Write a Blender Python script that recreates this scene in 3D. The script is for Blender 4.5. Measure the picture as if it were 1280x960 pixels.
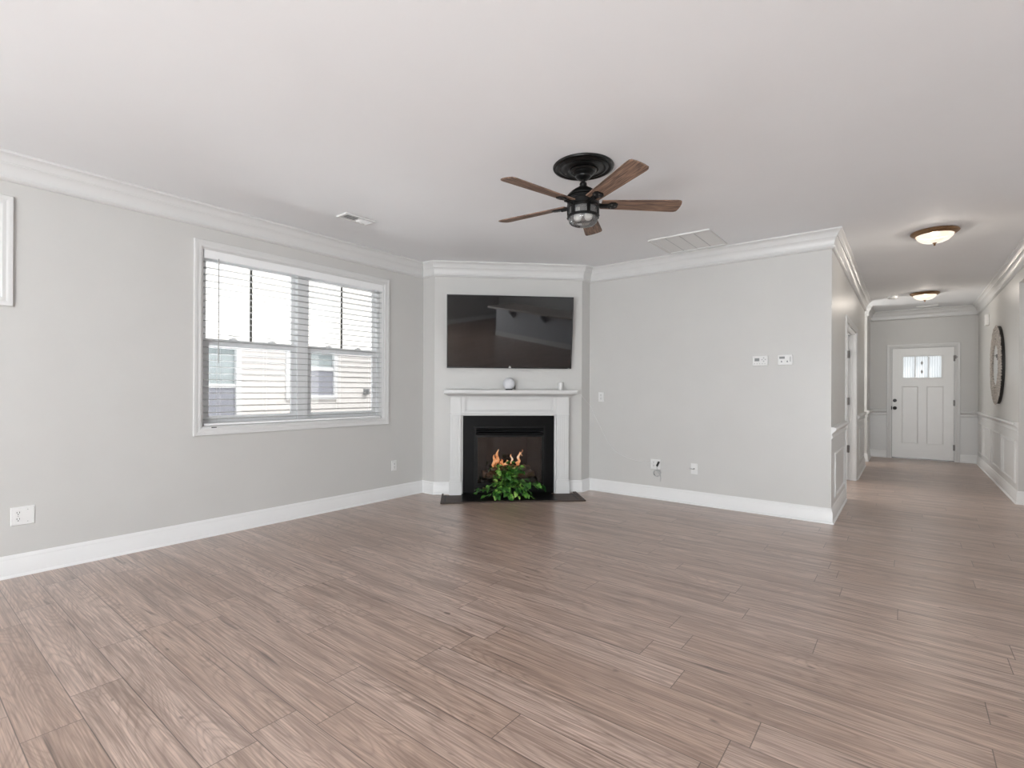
import bpy, bmesh, math, random
from mathutils import Vector, Matrix

# ------------------------------------------------------------------ scene, camera, light
for o in list(bpy.data.objects):
    bpy.data.objects.remove(o)
S = bpy.context.scene
C = S.collection
PI = math.pi
S.view_settings.view_transform = 'Standard'
S.view_settings.look = 'None'
S.view_settings.gamma = 1
S.view_settings.use_curve_mapping = False
S.view_settings.exposure = 0.13

H = 2.74                                   # ceiling height
Y1, X2, XR, YE = 5.546, 4.030, 5.559, 11.810
YL, A1 = 4.123, 0.197                      # end of the left wall, width of the short return
DB, DY = 1.472, 5.354                      # right end of the diagonal chimney wall
XK, YR = 11.0, -4.5                        # kitchen side wall, rear wall
RJ = 7.84                                  # far jamb of the opening in the hall's right wall

cam_d = bpy.data.cameras.new('camera')
cam = bpy.data.objects.new('camera', cam_d)
C.objects.link(cam)
S.camera = cam
cam_d.sensor_width = 36
cam_d.lens = 630.79 / 1280 * 36
cam_d.shift_y = 7.256 / 1280
cam_d.clip_start = 0.05
yaw, roll = math.radians(38.031), math.radians(0.2832)
fw = Vector((-math.sin(yaw), math.cos(yaw), 0))
ri = Vector((math.cos(yaw), math.sin(yaw), 0))
up = Vector((0, 0, 1))
r2 = ri * math.cos(roll) + up * math.sin(roll)
u2 = -ri * math.sin(roll) + up * math.cos(roll)
cam.matrix_world = Matrix(((r2.x, u2.x, -fw.x, 4.5847), (r2.y, u2.y, -fw.y, 0), (r2.z, u2.z, -fw.z, 1.2355), (0, 0, 0, 1)))

W = bpy.data.worlds.new('sky')
S.world = W
W.use_nodes = True
bg = W.node_tree.nodes['Background']
bg.inputs[0].default_value = (0.93, 0.97, 1.0, 1)
bg.inputs[1].default_value = 2.1


def area(name, loc, rot, sx, sy, power, col=(1, 1, 1)):
    d = bpy.data.lights.new(name, 'AREA')
    d.shape = 'RECTANGLE'
    d.size, d.size_y, d.energy, d.color = sx, sy, power, col
    o = bpy.data.objects.new(name, d)
    o.location, o.rotation_euler = loc, rot
    C.objects.link(o)
    return o


# fill lights added along unseen rear, kitchen and left walls; dining and study daylight
area('rear_fill', (5.0, YR + 0.05, 1.25), (PI / 2, 0, 0), 4.4, 2.2, 115, (0.925, 0.968, 1.0))
area('rear_fill_up', (5.0, YR + 0.06, 0.9), (math.radians(90 + 56), 0, 0), 4.4, 1.6, 630, (0.925, 0.968, 1.0))
area('kitchen_fill', (XK - 0.05, 3.4, 1.5), (PI / 2, 0, PI / 2), 3.6, 1.6, 12, (0.925, 0.968, 1.0))
area('kitchen_fill_up', (XK - 0.06, 3.4, 1.2), (math.radians(90 + 56), 0, PI / 2), 3.6, 1.2, 60, (0.925, 0.968, 1.0))
area('left_fill', (0.05, -2.4, 1.4), (math.radians(90 - 14), 0, -PI / 2), 3.0, 1.5, 18, (0.925, 0.968, 1.0))
area('dining_window_sky', (7.95, 6.75, 1.5), (PI / 2, 0, PI / 2), 1.8, 1.4, 15, (1.0, 0.99, 0.97))
area('study_window_sky', (2.36, 7.9, 1.5), (PI / 2, 0, -PI / 2), 1.8, 1.4, 42, (1.0, 0.99, 0.97))
area('alcove_fill', (2.86, 10.55, 1.6), (PI / 2, 0, -PI / 2), 0.6, 1.6, 20, (1.0, 0.98, 0.95))  # added light in the alcove, brightens the far end of the hall
# area light added outside below the sill, aimed up through blind to brighten ceiling
q = area('side_yard_fill', (-3.75, 2.7, -0.44), (0, 0, 0), 5.0, 1.1, 600, (0.93, 0.97, 1.0))
q.rotation_euler = Vector((0.88, 0.0, 0.47)).to_track_quat('-Z', 'Y').to_euler()
sun_d = bpy.data.lights.new('sun', 'SUN')
sun_d.energy, sun_d.angle, sun_d.color = 3.4, math.radians(3), (1.0, 0.96, 0.90)
sun = bpy.data.objects.new('sun', sun_d)
C.objects.link(sun)
sun.rotation_euler = Vector((-0.62, -0.25, -0.75)).to_track_quat('-Z', 'Y').to_euler()


# ------------------------------------------------------------------ materials
def srgb(r, g, b):
    f = lambda c: (c / 255 / 12.92) if c / 255 <= 0.04045 else ((c / 255 + 0.055) / 1.055) ** 2.4
    return (f(r), f(g), f(b), 1)


class NT:
    def __init__(self, name):
        self.m = bpy.data.materials.new(name)
        self.m.use_nodes = True
        self.t = self.m.node_tree
        self.b = self.t.nodes['Principled BSDF']
        self.out = self.t.nodes['Material Output']

    def n(self, kind, **kw):
        x = self.t.nodes.new(kind)
        for k, v in kw.items():
            if k.startswith('i_'):
                x.inputs[int(k[2:])].default_value = v
            else:
                setattr(x, k, v)
        return x

    def l(self, a, b):
        self.t.links.new(a, b)

    def math(self, op, a, b=None, c=None):
        x = self.n('ShaderNodeMath', operation=op)
        for i, v in enumerate((a, b, c)):
            if v is None:
                continue
            if isinstance(v, (int, float)):
                x.inputs[i].default_value = v
            else:
                self.l(v, x.inputs[i])
        return x.outputs[0]

    def ramp(self, fac, stops):
        x = self.n('ShaderNodeValToRGB')
        e = x.color_ramp.elements
        while len(e) < len(stops):
            e.new(0.5)
        for q, (p, c) in zip(e, stops):
            q.position, q.color = p, c
        self.l(fac, x.inputs[0])
        return x.outputs[0]

    def mix(self, fac, a, b, blend='MIX'):
        x = self.n('ShaderNodeMix', data_type='RGBA', blend_type=blend)
        for sock, v in ((x.inputs[0], fac), (x.inputs[6], a), (x.inputs[7], b)):
            if hasattr(v, 'is_linked'):
                self.l(v, sock)
            else:
                sock.default_value = v
        return x.outputs[2]


def mat(name, col, rough=0.5, metal=0.0, noise=0.0, scale=40, bump=0.0, spec=0.5, emit=None, es=1.0, coat=0.0):
    q = NT(name)
    b = q.b
    b.inputs['Base Color'].default_value = col
    b.inputs['Roughness'].default_value = rough
    b.inputs['Metallic'].default_value = metal
    b.inputs['Specular IOR Level'].default_value = spec
    b.inputs['Coat Weight'].default_value = coat
    if noise or bump:
        tc = q.n('ShaderNodeTexCoord')
        nz = q.n('ShaderNodeTexNoise', noise_dimensions='3D')
        nz.inputs['Scale'].default_value = scale
        nz.inputs['Detail'].default_value = 4
        q.l(tc.outputs['Object'], nz.inputs['Vector'])
        if noise:
            lo = tuple(c * (1 - noise) for c in col[:3]) + (1,)
            hi = tuple(min(1, c * (1 + noise)) for c in col[:3]) + (1,)
            q.l(q.ramp(nz.outputs[0], [(0.3, lo), (0.7, hi)]), b.inputs['Base Color'])
        if bump:
            bp = q.n('ShaderNodeBump')
            bp.inputs['Strength'].default_value = bump
            bp.inputs['Distance'].default_value = 0.002
            q.l(nz.outputs[0], bp.inputs['Height'])
            q.l(bp.outputs[0], b.inputs['Normal'])
    if emit:
        b.inputs['Emission Color'].default_value = emit
        b.inputs['Emission Strength'].default_value = es
    return q.m


def glass_mat(name, tint=(1, 1, 1, 1), rough=0.02, ior=1.5, milk=0.0):
    q = NT(name)
    q.t.nodes.remove(q.b)
    tr = q.n('ShaderNodeBsdfTransparent')
    tr.inputs[0].default_value = tint
    gl = q.n('ShaderNodeBsdfGlossy')
    gl.inputs['Roughness'].default_value = rough
    fr = q.n('ShaderNodeFresnel')
    fr.inputs[0].default_value = ior
    mx = q.n('ShaderNodeMixShader')
    q.l(fr.outputs[0], mx.inputs[0])
    if milk:
        tl = q.n('ShaderNodeBsdfTranslucent')
        tl.inputs[0].default_value = (0.9, 0.9, 0.9, 1)
        df = q.n('ShaderNodeBsdfDiffuse')
        df.inputs[0].default_value = (0.8, 0.8, 0.8, 1)
        m1, m2 = q.n('ShaderNodeMixShader'), q.n('ShaderNodeMixShader')
        m1.inputs[0].default_value, m2.inputs[0].default_value = 0.6, milk
        q.l(tl.outputs[0], m1.inputs[1])
        q.l(df.outputs[0], m1.inputs[2])
        q.l(tr.outputs[0], m2.inputs[1])
        q.l(m1.outputs[0], m2.inputs[2])
        tr = m2
    q.l(tr.outputs[0], mx.inputs[1])
    q.l(gl.outputs[0], mx.inputs[2])
    q.l(mx.outputs[0], q.out.inputs[0])
    return q.m


def frosted_mat(name):
    q = NT(name)
    q.t.nodes.remove(q.b)
    tr = q.n('ShaderNodeBsdfTransparent')
    tr.inputs[0].default_value = (0.50, 0.505, 0.505, 1)
    tl = q.n('ShaderNodeBsdfTranslucent')
    tl.inputs[0].default_value = (0.75, 0.755, 0.755, 1)
    tc = q.n('ShaderNodeTexCoord')
    wv = q.n('ShaderNodeTexWave', bands_direction='X')
    wv.inputs['Scale'].default_value = 9
    wv.inputs['Distortion'].default_value = 1.5
    q.l(tc.outputs['Object'], wv.inputs['Vector'])
    mx = q.n('ShaderNodeMixShader')
    q.l(q.math('MULTIPLY_ADD', wv.outputs['Fac'], 0.25, 0.45), mx.inputs[0])
    q.l(tr.outputs[0], mx.inputs[1])
    q.l(tl.outputs[0], mx.inputs[2])
    q.l(mx.outputs[0], q.out.inputs[0])
    return q.m


def floor_mat():
    q = NT('plank_floor')
    tc = q.n('ShaderNodeTexCoord')
    sx = q.n('ShaderNodeSeparateXYZ')
    q.l(tc.outputs['Object'], sx.inputs[0])
    x, y = sx.outputs[0], sx.outputs[1]
    PW, PL = 0.1728, 1.22
    v = q.math('DIVIDE', q.math('ADD', y, 20 * PW - 0.503), PW)
    row = q.math('FLOOR', v)
    fv = q.math('FRACT', v)
    wn = q.n('ShaderNodeTexWhiteNoise', noise_dimensions='1D')
    q.l(row, wn.inputs['W'])
    u = q.math('ADD', q.math('DIVIDE', q.math('ADD', x, 20.0), PL), wn.outputs['Value'])
    col = q.math('FLOOR', u)
    fu = q.math('FRACT', u)
    cb = q.n('ShaderNodeCombineXYZ')
    q.l(row, cb.inputs[0])
    q.l(col, cb.inputs[1])
    pid = q.n('ShaderNodeTexWhiteNoise', noise_dimensions='2D')
    q.l(cb.outputs[0], pid.inputs['Vector'])
    tone = pid.outputs['Value']
    # plank-local grain coordinates, shifted per plank so no two boards repeat
    off = q.n('ShaderNodeVectorMath', operation='SCALE')
    q.l(pid.outputs['Color'], off.inputs[0])
    off.inputs['Scale'].default_value = 37.0
    ad = q.n('ShaderNodeVectorMath', operation='ADD')
    q.l(tc.outputs['Object'], ad.inputs[0])
    q.l(off.outputs[0], ad.inputs[1])

    def stretched(sxv, syv, detail, rough=0.55, dist=0.0):
        mp = q.n('ShaderNodeMapping')
        mp.inputs['Scale'].default_value = (sxv, syv, 1)
        q.l(ad.outputs[0], mp.inputs['Vector'])
        nz = q.n('ShaderNodeTexNoise', noise_dimensions='3D')
        nz.inputs['Scale'].default_value = 1
        nz.inputs['Detail'].default_value = detail
        nz.inputs['Roughness'].default_value = rough
        nz.inputs['Distortion'].default_value = dist
        q.l(mp.outputs[0], nz.inputs['Vector'])
        return nz.outputs[0]
    fine = stretched(5, 150, 4)
    broad = stretched(1.1, 12, 3, 0.5, 0.8)
    # cathedral figure: contour bands of a long smooth noise
    fig = stretched(0.75, 6.5, 1, 0.4, 0.5)
    bands = q.math('POWER', q.math('MULTIPLY', q.math('ABSOLUTE', q.math('SUBTRACT', q.math('FRACT', q.math('MULTIPLY', fig, 26)), 0.5)), 2.0), 2.8)
    mid = stretched(1.3, 85, 3, 0.6, 0.4)
    streak = stretched(1.5, 36, 2, 0.5, 0.6)
    knot = stretched(9, 24, 1)
    base = q.ramp(tone, [(0.0, srgb(190, 163, 146)), (0.35, srgb(197, 171, 155)), (0.7, srgb(202, 177, 162)), (1.0, srgb(207, 183, 169))])
    c = q.mix(q.math('MULTIPLY', bands, 0.46), base, srgb(122, 98, 84))
    c = q.mix(q.ramp(broad, [(0.36, (0.55, 0.55, 0.55, 1)), (0.54, (0, 0, 0, 1))]), c, srgb(126, 101, 87))
    c = q.mix(q.ramp(fine, [(0.35, (0.62, 0.62, 0.62, 1)), (0.60, (0, 0, 0, 1))]), c, srgb(116, 93, 80))
    c = q.mix(q.ramp(mid, [(0.36, (0.42, 0.42, 0.42, 1)), (0.52, (0, 0, 0, 1))]), c, srgb(124, 99, 85))
    c = q.mix(q.ramp(mid, [(0.52, (0, 0, 0, 1)), (0.70, (0.22, 0.22, 0.22, 1))]), c, srgb(214, 190, 174))
    c = q.mix(q.ramp(streak, [(0.665, (0, 0, 0, 1)), (0.74, (0.8, 0.75, 0.75, 1))]), c, srgb(84, 66, 57))
    c = q.mix(q.ramp(knot, [(0.74, (0, 0, 0, 1)), (0.80, (0.7, 0.7, 0.7, 1))]), c, srgb(80, 63, 55))
    # joints
    dv = q.math('MULTIPLY', q.math('MINIMUM', fv, q.math('SUBTRACT', 1.0, fv)), PW)
    du = q.math('MULTIPLY', q.math('MINIMUM', fu, q.math('SUBTRACT', 1.0, fu)), PL)
    dj = q.math('MINIMUM', dv, du)
    joint = q.ramp(q.math('MULTIPLY', dj, 330), [(0.25, (1, 1, 1, 1)), (0.8, (0, 0, 0, 1))])
    c = q.mix(q.math('MULTIPLY', joint, 0.9), c, srgb(74, 58, 50))
    q.l(c, q.b.inputs['Base Color'])
    q.l(q.math('MULTIPLY_ADD', fine, 0.08, 0.30), q.b.inputs['Roughness'])
    bp = q.n('ShaderNodeBump')
    bp.inputs['Strength'].default_value = 0.12
    bp.inputs['Distance'].default_value = 0.002
    q.l(q.math('SUBTRACT', fine, joint), bp.inputs['Height'])
    q.l(bp.outputs[0], q.b.inputs['Normal'])
    q.b.inputs['Specular IOR Level'].default_value = 0.85
    q.b.inputs['Coat Weight'].default_value = 0.5
    q.b.inputs['Coat Roughness'].default_value = 0.32
    return q.m


def wood_mat(name, dark, light, sx=3, sy=60, rough=0.5):
    q = NT(name)
    tc = q.n('ShaderNodeTexCoord')
    mp = q.n('ShaderNodeMapping')
    mp.inputs['Scale'].default_value = (sx, sy, sy)
    q.l(tc.outputs['Object'], mp.inputs['Vector'])
    nz = q.n('ShaderNodeTexNoise', noise_dimensions='3D')
    nz.inputs['Scale'].default_value = 1
    nz.inputs['Detail'].default_value = 5
    nz.inputs['Distortion'].default_value = 0.6
    q.l(mp.outputs[0], nz.inputs['Vector'])
    q.l(q.ramp(nz.outputs[0], [(0.32, dark), (0.5, tuple((a + b) / 2 for a, b in zip(dark, light))), (0.68, light)]), q.b.inputs['Base Color'])
    q.b.inputs['Roughness'].default_value = rough
    return q.m


def siding_mat():
    q = NT('lap_siding')
    tc = q.n('ShaderNodeTexCoord')
    nz = q.n('ShaderNodeTexNoise', noise_dimensions='3D')
    nz.inputs['Scale'].default_value = 6
    q.l(tc.outputs['Object'], nz.inputs['Vector'])
    q.l(q.ramp(nz.outputs[0], [(0.3, (0.80, 0.77, 0.73, 1)), (0.7, (0.84, 0.81, 0.77, 1))]), q.b.inputs['Base Color'])
    q.b.inputs['Roughness'].default_value = 0.6
    return q.m


def flame_mat():
    q = NT('gas_flame')
    tc = q.n('ShaderNodeTexCoord')
    nz = q.n('ShaderNodeTexNoise', noise_dimensions='3D')
    nz.inputs['Scale'].default_value = 14
    nz.inputs['Detail'].default_value = 2
    q.l(tc.outputs['Object'], nz.inputs['Vector'])
    col = q.ramp(nz.outputs[0], [(0.35, (1.0, 0.33, 0.10, 1)), (0.55, (1.0, 0.55, 0.28, 1)), (0.7, (1.0, 0.80, 0.62, 1))])
    em = q.n('ShaderNodeEmission')
    em.inputs[1].default_value = 1.1
    q.l(col, em.inputs[0])
    tr = q.n('ShaderNodeBsdfTransparent')
    mx = q.n('ShaderNodeMixShader')
    lw = q.n('ShaderNodeLayerWeight')
    lw.inputs[0].default_value = 0.35
    body = q.math('POWER', q.math('SUBTRACT', 1.0, lw.outputs['Facing']), 1.6)
    q.l(q.math('MULTIPLY', body, q.ramp(nz.outputs[0], [(0.30, (0.2, 0.2, 0.2, 1)), (0.55, (0.8, 0.8, 0.8, 1))])), mx.inputs[0])
    q.l(tr.outputs[0], mx.inputs[1])
    q.l(em.outputs[0], mx.inputs[2])
    q.l(mx.outputs[0], q.out.inputs[0])
    return q.m


def dome_mat():
    q = NT('lit_alabaster_glass')
    q.t.nodes.remove(q.b)
    tc = q.n('ShaderNodeTexCoord')
    nz = q.n('ShaderNodeTexNoise', noise_dimensions='3D')
    nz.inputs['Scale'].default_value = 11
    nz.inputs['Detail'].default_value = 3
    q.l(tc.outputs['Object'], nz.inputs['Vector'])
    em = q.n('ShaderNodeEmission')
    em.inputs[1].default_value = 1.3
    q.l(q.ramp(nz.outputs[0], [(0.35, (0.86, 0.72, 0.58, 1)), (0.65, (1.0, 0.93, 0.84, 1))]), em.inputs[0])
    tr = q.n('ShaderNodeBsdfTransparent')
    mx = q.n('ShaderNodeMixShader')
    mx.inputs[0].default_value = 0.62
    q.l(tr.outputs[0], mx.inputs[1])
    q.l(em.outputs[0], mx.inputs[2])
    q.l(mx.outputs[0], q.out.inputs[0])
    return q.m


def leaf_mat():
    q = NT('pothos_leaf')
    tc = q.n('ShaderNodeTexCoord')
    nz = q.n('ShaderNodeTexNoise', noise_dimensions='3D')
    nz.inputs['Scale'].default_value = 13
    nz.inputs['Detail'].default_value = 3
    q.l(tc.outputs['Object'], nz.inputs['Vector'])
    q.l(q.ramp(nz.outputs[0], [(0.34, (0.010, 0.045, 0.010, 1)), (0.50, (0.035, 0.14, 0.020, 1)), (0.58, (0.14, 0.36, 0.05, 1)), (0.68, (0.42, 0.64, 0.16, 1))]), q.b.inputs['Base Color'])
    q.b.inputs['Roughness'].default_value = 0.35
    return q.m


M = dict(
    wall=mat('wall_paint', (0.600, 0.594, 0.576, 1), 0.38, noise=0.012, scale=3, bump=0.02, spec=0.4),
    ceiling=mat('ceiling_paint', (0.905, 0.918, 0.935, 1), 0.75, noise=0.008, scale=2, spec=0.12),
    trim=mat('white_trim_paint', (0.69, 0.69, 0.682, 1), 0.32, noise=0.01, scale=5),
    base=mat('lit_baseboard_paint', (0.80, 0.80, 0.795, 1), 0.32, noise=0.01, scale=5),  # trim paint with the light reflected onto baseboards put into its colour
    door=mat('white_door_paint', (0.84, 0.84, 0.83, 1), 0.35, noise=0.01, scale=5),
    floor=floor_mat(),
    plastic=mat('white_plastic', (0.78, 0.78, 0.77, 1), 0.35, noise=0.01),
    slot=mat('dark_slot', (0.02, 0.02, 0.02, 1), 0.6),
    grey=mat('grey_plastic', (0.23, 0.24, 0.24, 1), 0.45, noise=0.04),
    lightgrey=mat('light_grey_plastic', (0.5, 0.5, 0.5, 1), 0.4, noise=0.03),
    black=mat('black_metal', (0.004, 0.004, 0.004, 1), 0.35, noise=0.2, scale=60, spec=0.2),
    bronze=mat('dark_bronze_metal', (0.005, 0.005, 0.005, 1), 0.30, metal=0.0, noise=0.2, scale=30, spec=0.35),
    granite=mat('black_granite', (0.005, 0.0048, 0.005, 1), 0.35, noise=0.5, scale=250, spec=0.12),
    hearthwood=wood_mat('dark_hearth_wood', (0.026, 0.016, 0.012, 1), (0.080, 0.052, 0.040, 1), 4, 50, 0.6),
    blade=wood_mat('weathered_blade_wood', (0.050, 0.028, 0.020, 1), (0.34, 0.215, 0.150, 1), 7, 90, 0.55),
    log=wood_mat('fire_log', (0.035, 0.022, 0.014, 1), (0.22, 0.14, 0.09, 1), 8, 30, 0.85),
    firebrick=mat('firebox_panel', (0.012, 0.008, 0.008, 1), 0.9, spec=0.1, noise=0.25, scale=12),
    screen=mat('tv_screen', (0.004, 0.004, 0.005, 1), 0.03, noise=0.05, spec=0.5),
    bezel=mat('tv_bezel', (0.006, 0.006, 0.007, 1), 0.3, noise=0.1),
    logo=mat('tv_logo_silver', (0.55, 0.55, 0.55, 1), 0.3, noise=0.02),
    glass=glass_mat('window_glass'),
    screenmesh=glass_mat('insect_screen_mesh', (0.72, 0.72, 0.73, 1), 0.5, 1.02),
    fireglass=glass_mat('fireplace_glass', (0.85, 0.82, 0.80, 1), 0.03, 1.5),
    lampglass=glass_mat('seeded_lamp_glass', (0.90, 0.90, 0.88, 1), 0.04, 1.65, 0.22),
    frosted=frosted_mat('textured_door_glass'),
    dome=dome_mat(),
    brass=mat('aged_bronze_pan', (0.32, 0.20, 0.11, 1), 0.35, metal=0.85, noise=0.15, scale=30),
    blackknob=mat('matte_black_hardware', (0.010, 0.010, 0.010, 1), 0.4, noise=0.1),
    hinge=mat('satin_nickel', (0.16, 0.15, 0.145, 1), 0.35, metal=0.8, noise=0.05),
    mirror=mat('mirror_silver', (0.85, 0.85, 0.83, 1), 0.03, metal=1.0, noise=0.005),
    bead=mat('weathered_bead_wood', (0.50, 0.46, 0.42, 1), 0.7, noise=0.5, scale=45, bump=0.4),
    backing=mat('dark_backing', (0.02, 0.018, 0.016, 1), 0.6, noise=0.2),
    leaf=leaf_mat(),
    stem=mat('green_stem', (0.08, 0.20, 0.04, 1), 0.5, noise=0.2),
    pot=mat('dark_ceramic_pot', (0.012, 0.012, 0.014, 1), 0.4, noise=0.2),
    soil=mat('potting_soil', (0.02, 0.014, 0.010, 1), 0.9, noise=0.4, bump=0.5),
    siding=siding_mat(),
    outglass=mat('neighbour_glass_teal', (0.47, 0.53, 0.53, 1), 0.45, noise=0.08, scale=1.5, spec=0.15),
    outscreen=mat('neighbour_insect_screen', (0.36, 0.37, 0.41, 1), 0.7, spec=0.1, noise=0.12, scale=1.5),
    outtrim=mat('neighbour_white_trim', (0.86, 0.86, 0.85, 1), 0.5, noise=0.01),
    ground=mat('side_yard_ground', (0.45, 0.44, 0.42, 1), 0.9, noise=0.08, scale=3),
    muntin=mat('backlit_grey_muntin', (0.13, 0.13, 0.12, 1), 0.4, noise=0.05),  # backlit shade of a white muntin put into its colour
    vinyl=mat('white_vinyl', (0.90, 0.905, 0.91, 1), 0.35, noise=0.008),
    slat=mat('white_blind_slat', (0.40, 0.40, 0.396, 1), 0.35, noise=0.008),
    cord=mat('pale_cord', (0.72, 0.715, 0.70, 1), 0.5, noise=0.02),
    wand=mat('clear_wand', (0.42, 0.42, 0.41, 1), 0.25, noise=0.02),
    fabric=mat('white_mesh_fabric', (0.74, 0.75, 0.78, 1), 0.8, noise=0.08, scale=160, bump=0.2),
    island=mat('island_grey_paint', (0.48, 0.49, 0.51, 1), 0.45, noise=0.02, scale=4),
    counter=mat('island_counter_stone', (0.42, 0.36, 0.32, 1), 0.2, noise=0.3, scale=30),
)

M['screen'].node_tree.nodes['Principled BSDF'].inputs['IOR'].default_value = 1.72


# ------------------------------------------------------------------ mesh helpers
class MB:
    def __init__(self):
        self.v, self.f = [], []
        self.T = Matrix.Identity(4)

    def add(self, vs, fs):
        k = len(self.v)
        self.v += [tuple(self.T @ Vector(p)) for p in vs]
        self.f += [tuple(i + k for i in f) for f in fs]
        return self

    def box(self, x0, x1, y0, y1, z0, z1):
        x0, x1, y0, y1, z0, z1 = min(x0, x1), max(x0, x1), min(y0, y1), max(y0, y1), min(z0, z1), max(z0, z1)
        return self.add([(x0, y0, z0), (x1, y0, z0), (x1, y1, z0), (x0, y1, z0), (x0, y0, z1), (x1, y0, z1), (x1, y1, z1), (x0, y1, z1)],
                        [(0, 3, 2, 1), (4, 5, 6, 7), (0, 1, 5, 4), (1, 2, 6, 5), (2, 3, 7, 6), (3, 0, 4, 7)])

    def prism(self, poly, y0, y1):
        """polygon in (x, z), extruded along y"""
        n = len(poly)
        vs = [(x, y0, z) for x, z in poly] + [(x, y1, z) for x, z in poly]
        fs = [tuple(range(n)), tuple(range(2 * n - 1, n - 1, -1))]
        fs += [(i, i + n, (i + 1) % n + n, (i + 1) % n) for i in range(n)]
        return self.add(vs, fs)

    def prism_z(self, poly, z0, z1):
        n = len(poly)
        vs = [(x, y, z0) for x, y in poly] + [(x, y, z1) for x, y in poly]
        fs = [tuple(range(n - 1, -1, -1)), tuple(range(n, 2 * n))]
        fs += [(i, (i + 1) % n, (i + 1) % n + n, i + n) for i in range(n)]
        return self.add(vs, fs)

    def lathe(self, prof, seg=40, axis='z', c=(0, 0, 0), closed=False):
        """prof = [(r, h)...] turned about an axis through c"""
        vs, fs, n = [], [], len(prof)
        for i in range(seg):
            a = 2 * PI * i / seg
            ca, sa = math.cos(a), math.sin(a)
            for r, h in prof:
                p = (r * ca, r * sa, h) if axis == 'z' else ((r * ca, h, r * sa) if axis == 'y' else (h, r * ca, r * sa))
                vs.append((p[0] + c[0], p[1] + c[1], p[2] + c[2]))
        m = n if closed else n - 1
        for i in range(seg):
            j = (i + 1) % seg
            for k in range(m):
                l = (k + 1) % n
                fs.append((i * n + k, j * n + k, j * n + l, i * n + l))
        if not closed:
            if prof[0][0] > 1e-5:
                fs.append(tuple(i * n for i in range(seg))[::-1])
            if prof[-1][0] > 1e-5:
                fs.append(tuple(i * n + n - 1 for i in range(seg)))
        return self.add(vs, fs)

    def tube(self, pts, r, seg=8, taper=None):
        pts = [Vector(p) for p in pts]
        vs, fs, n = [], [], len(pts)
        ref = None
        for i, p in enumerate(pts):
            d = (pts[min(i + 1, n - 1)] - pts[max(i - 1, 0)]).normalized()
            if ref is None:
                ref = d.orthogonal().normalized()
            ref = (ref - d * ref.dot(d)).normalized()
            b = d.cross(ref)
            rr = r if taper is None else r + (taper - r) * i / (n - 1)
            for k in range(seg):
                a = 2 * PI * k / seg
                vs.append(p + ref * math.cos(a) * rr + b * math.sin(a) * rr)
        for i in range(n - 1):
            for k in range(seg):
                l = (k + 1) % seg
                fs.append((i * seg + k, i * seg + l, (i + 1) * seg + l, (i + 1) * seg + k))
        fs.append(tuple(range(seg))[::-1])
        fs.append(tuple((n - 1) * seg + k for k in range(seg)))
        return self.add(vs, fs)

    def sphere(self, c, r, seg=20, rings=12, s=(1, 1, 1)):
        prof = [(max(1e-6, math.sin(PI * i / rings)) * r, -math.cos(PI * i / rings) * r) for i in range(rings + 1)]
        k = len(self.v)
        self.lathe(prof, seg)
        for i in range(k, len(self.v)):
            p = self.v[i]
            self.v[i] = (p[0] * s[0] + c[0], p[1] * s[1] + c[1], p[2] * s[2] + c[2])
        return self

    def build(self, name, m, parent=None, smooth=None, bevel=0.0, origin=None):
        me = bpy.data.meshes.new(name)
        o_ = Vector(origin) if origin else Vector((0, 0, 0))
        me.from_pydata([tuple(Vector(p) - o_) for p in self.v], [], self.f)
        bm = bmesh.new()
        bm.from_mesh(me)
        bmesh.ops.remove_doubles(bm, verts=bm.verts, dist=1e-6)
        bmesh.ops.recalc_face_normals(bm, faces=bm.faces)
        bm.to_mesh(me)
        bm.free()
        o = bpy.data.objects.new(name, me)
        C.objects.link(o)
        o.location = o_
        if parent:
            o.parent = parent
        me.materials.append(M[m] if isinstance(m, str) else m)
        if smooth:
            for p in me.polygons:
                p.use_smooth = True
            try:
                me.set_sharp_from_angle(angle=math.radians(smooth))
            except Exception:
                pass
        if bevel:
            md = o.modifiers.new('bevel', 'BEVEL')
            md.width, md.segments, md.limit_method, md.angle_limit = bevel, 2, 'ANGLE', math.radians(40)
        return o


def thing(name, label, cat, loc=(0, 0, 0), rz=0.0, group=None):
    o = bpy.data.objects.new(name, None)
    o.empty_display_size = 0.05
    C.objects.link(o)
    o.location, o.rotation_euler = loc, (0, 0, rz)
    o['label'], o['category'] = label, cat
    if group:
        o['group'] = group
    return o


def tag(o, label, cat, group=None):
    o['label'], o['category'] = label, cat
    if group:
        o['group'] = group
    return o


def struct(o, label=None):
    o['kind'] = 'structure'
    if label:
        o['label'] = label
    return o


def sroot(name, loc, rz, label):
    o = bpy.data.objects.new(name, None)
    o.empty_display_size = 0.05
    C.objects.link(o)
    o.location, o.rotation_euler = loc, (0, 0, rz)
    o['kind'], o['label'] = 'structure', label
    return o


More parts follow.
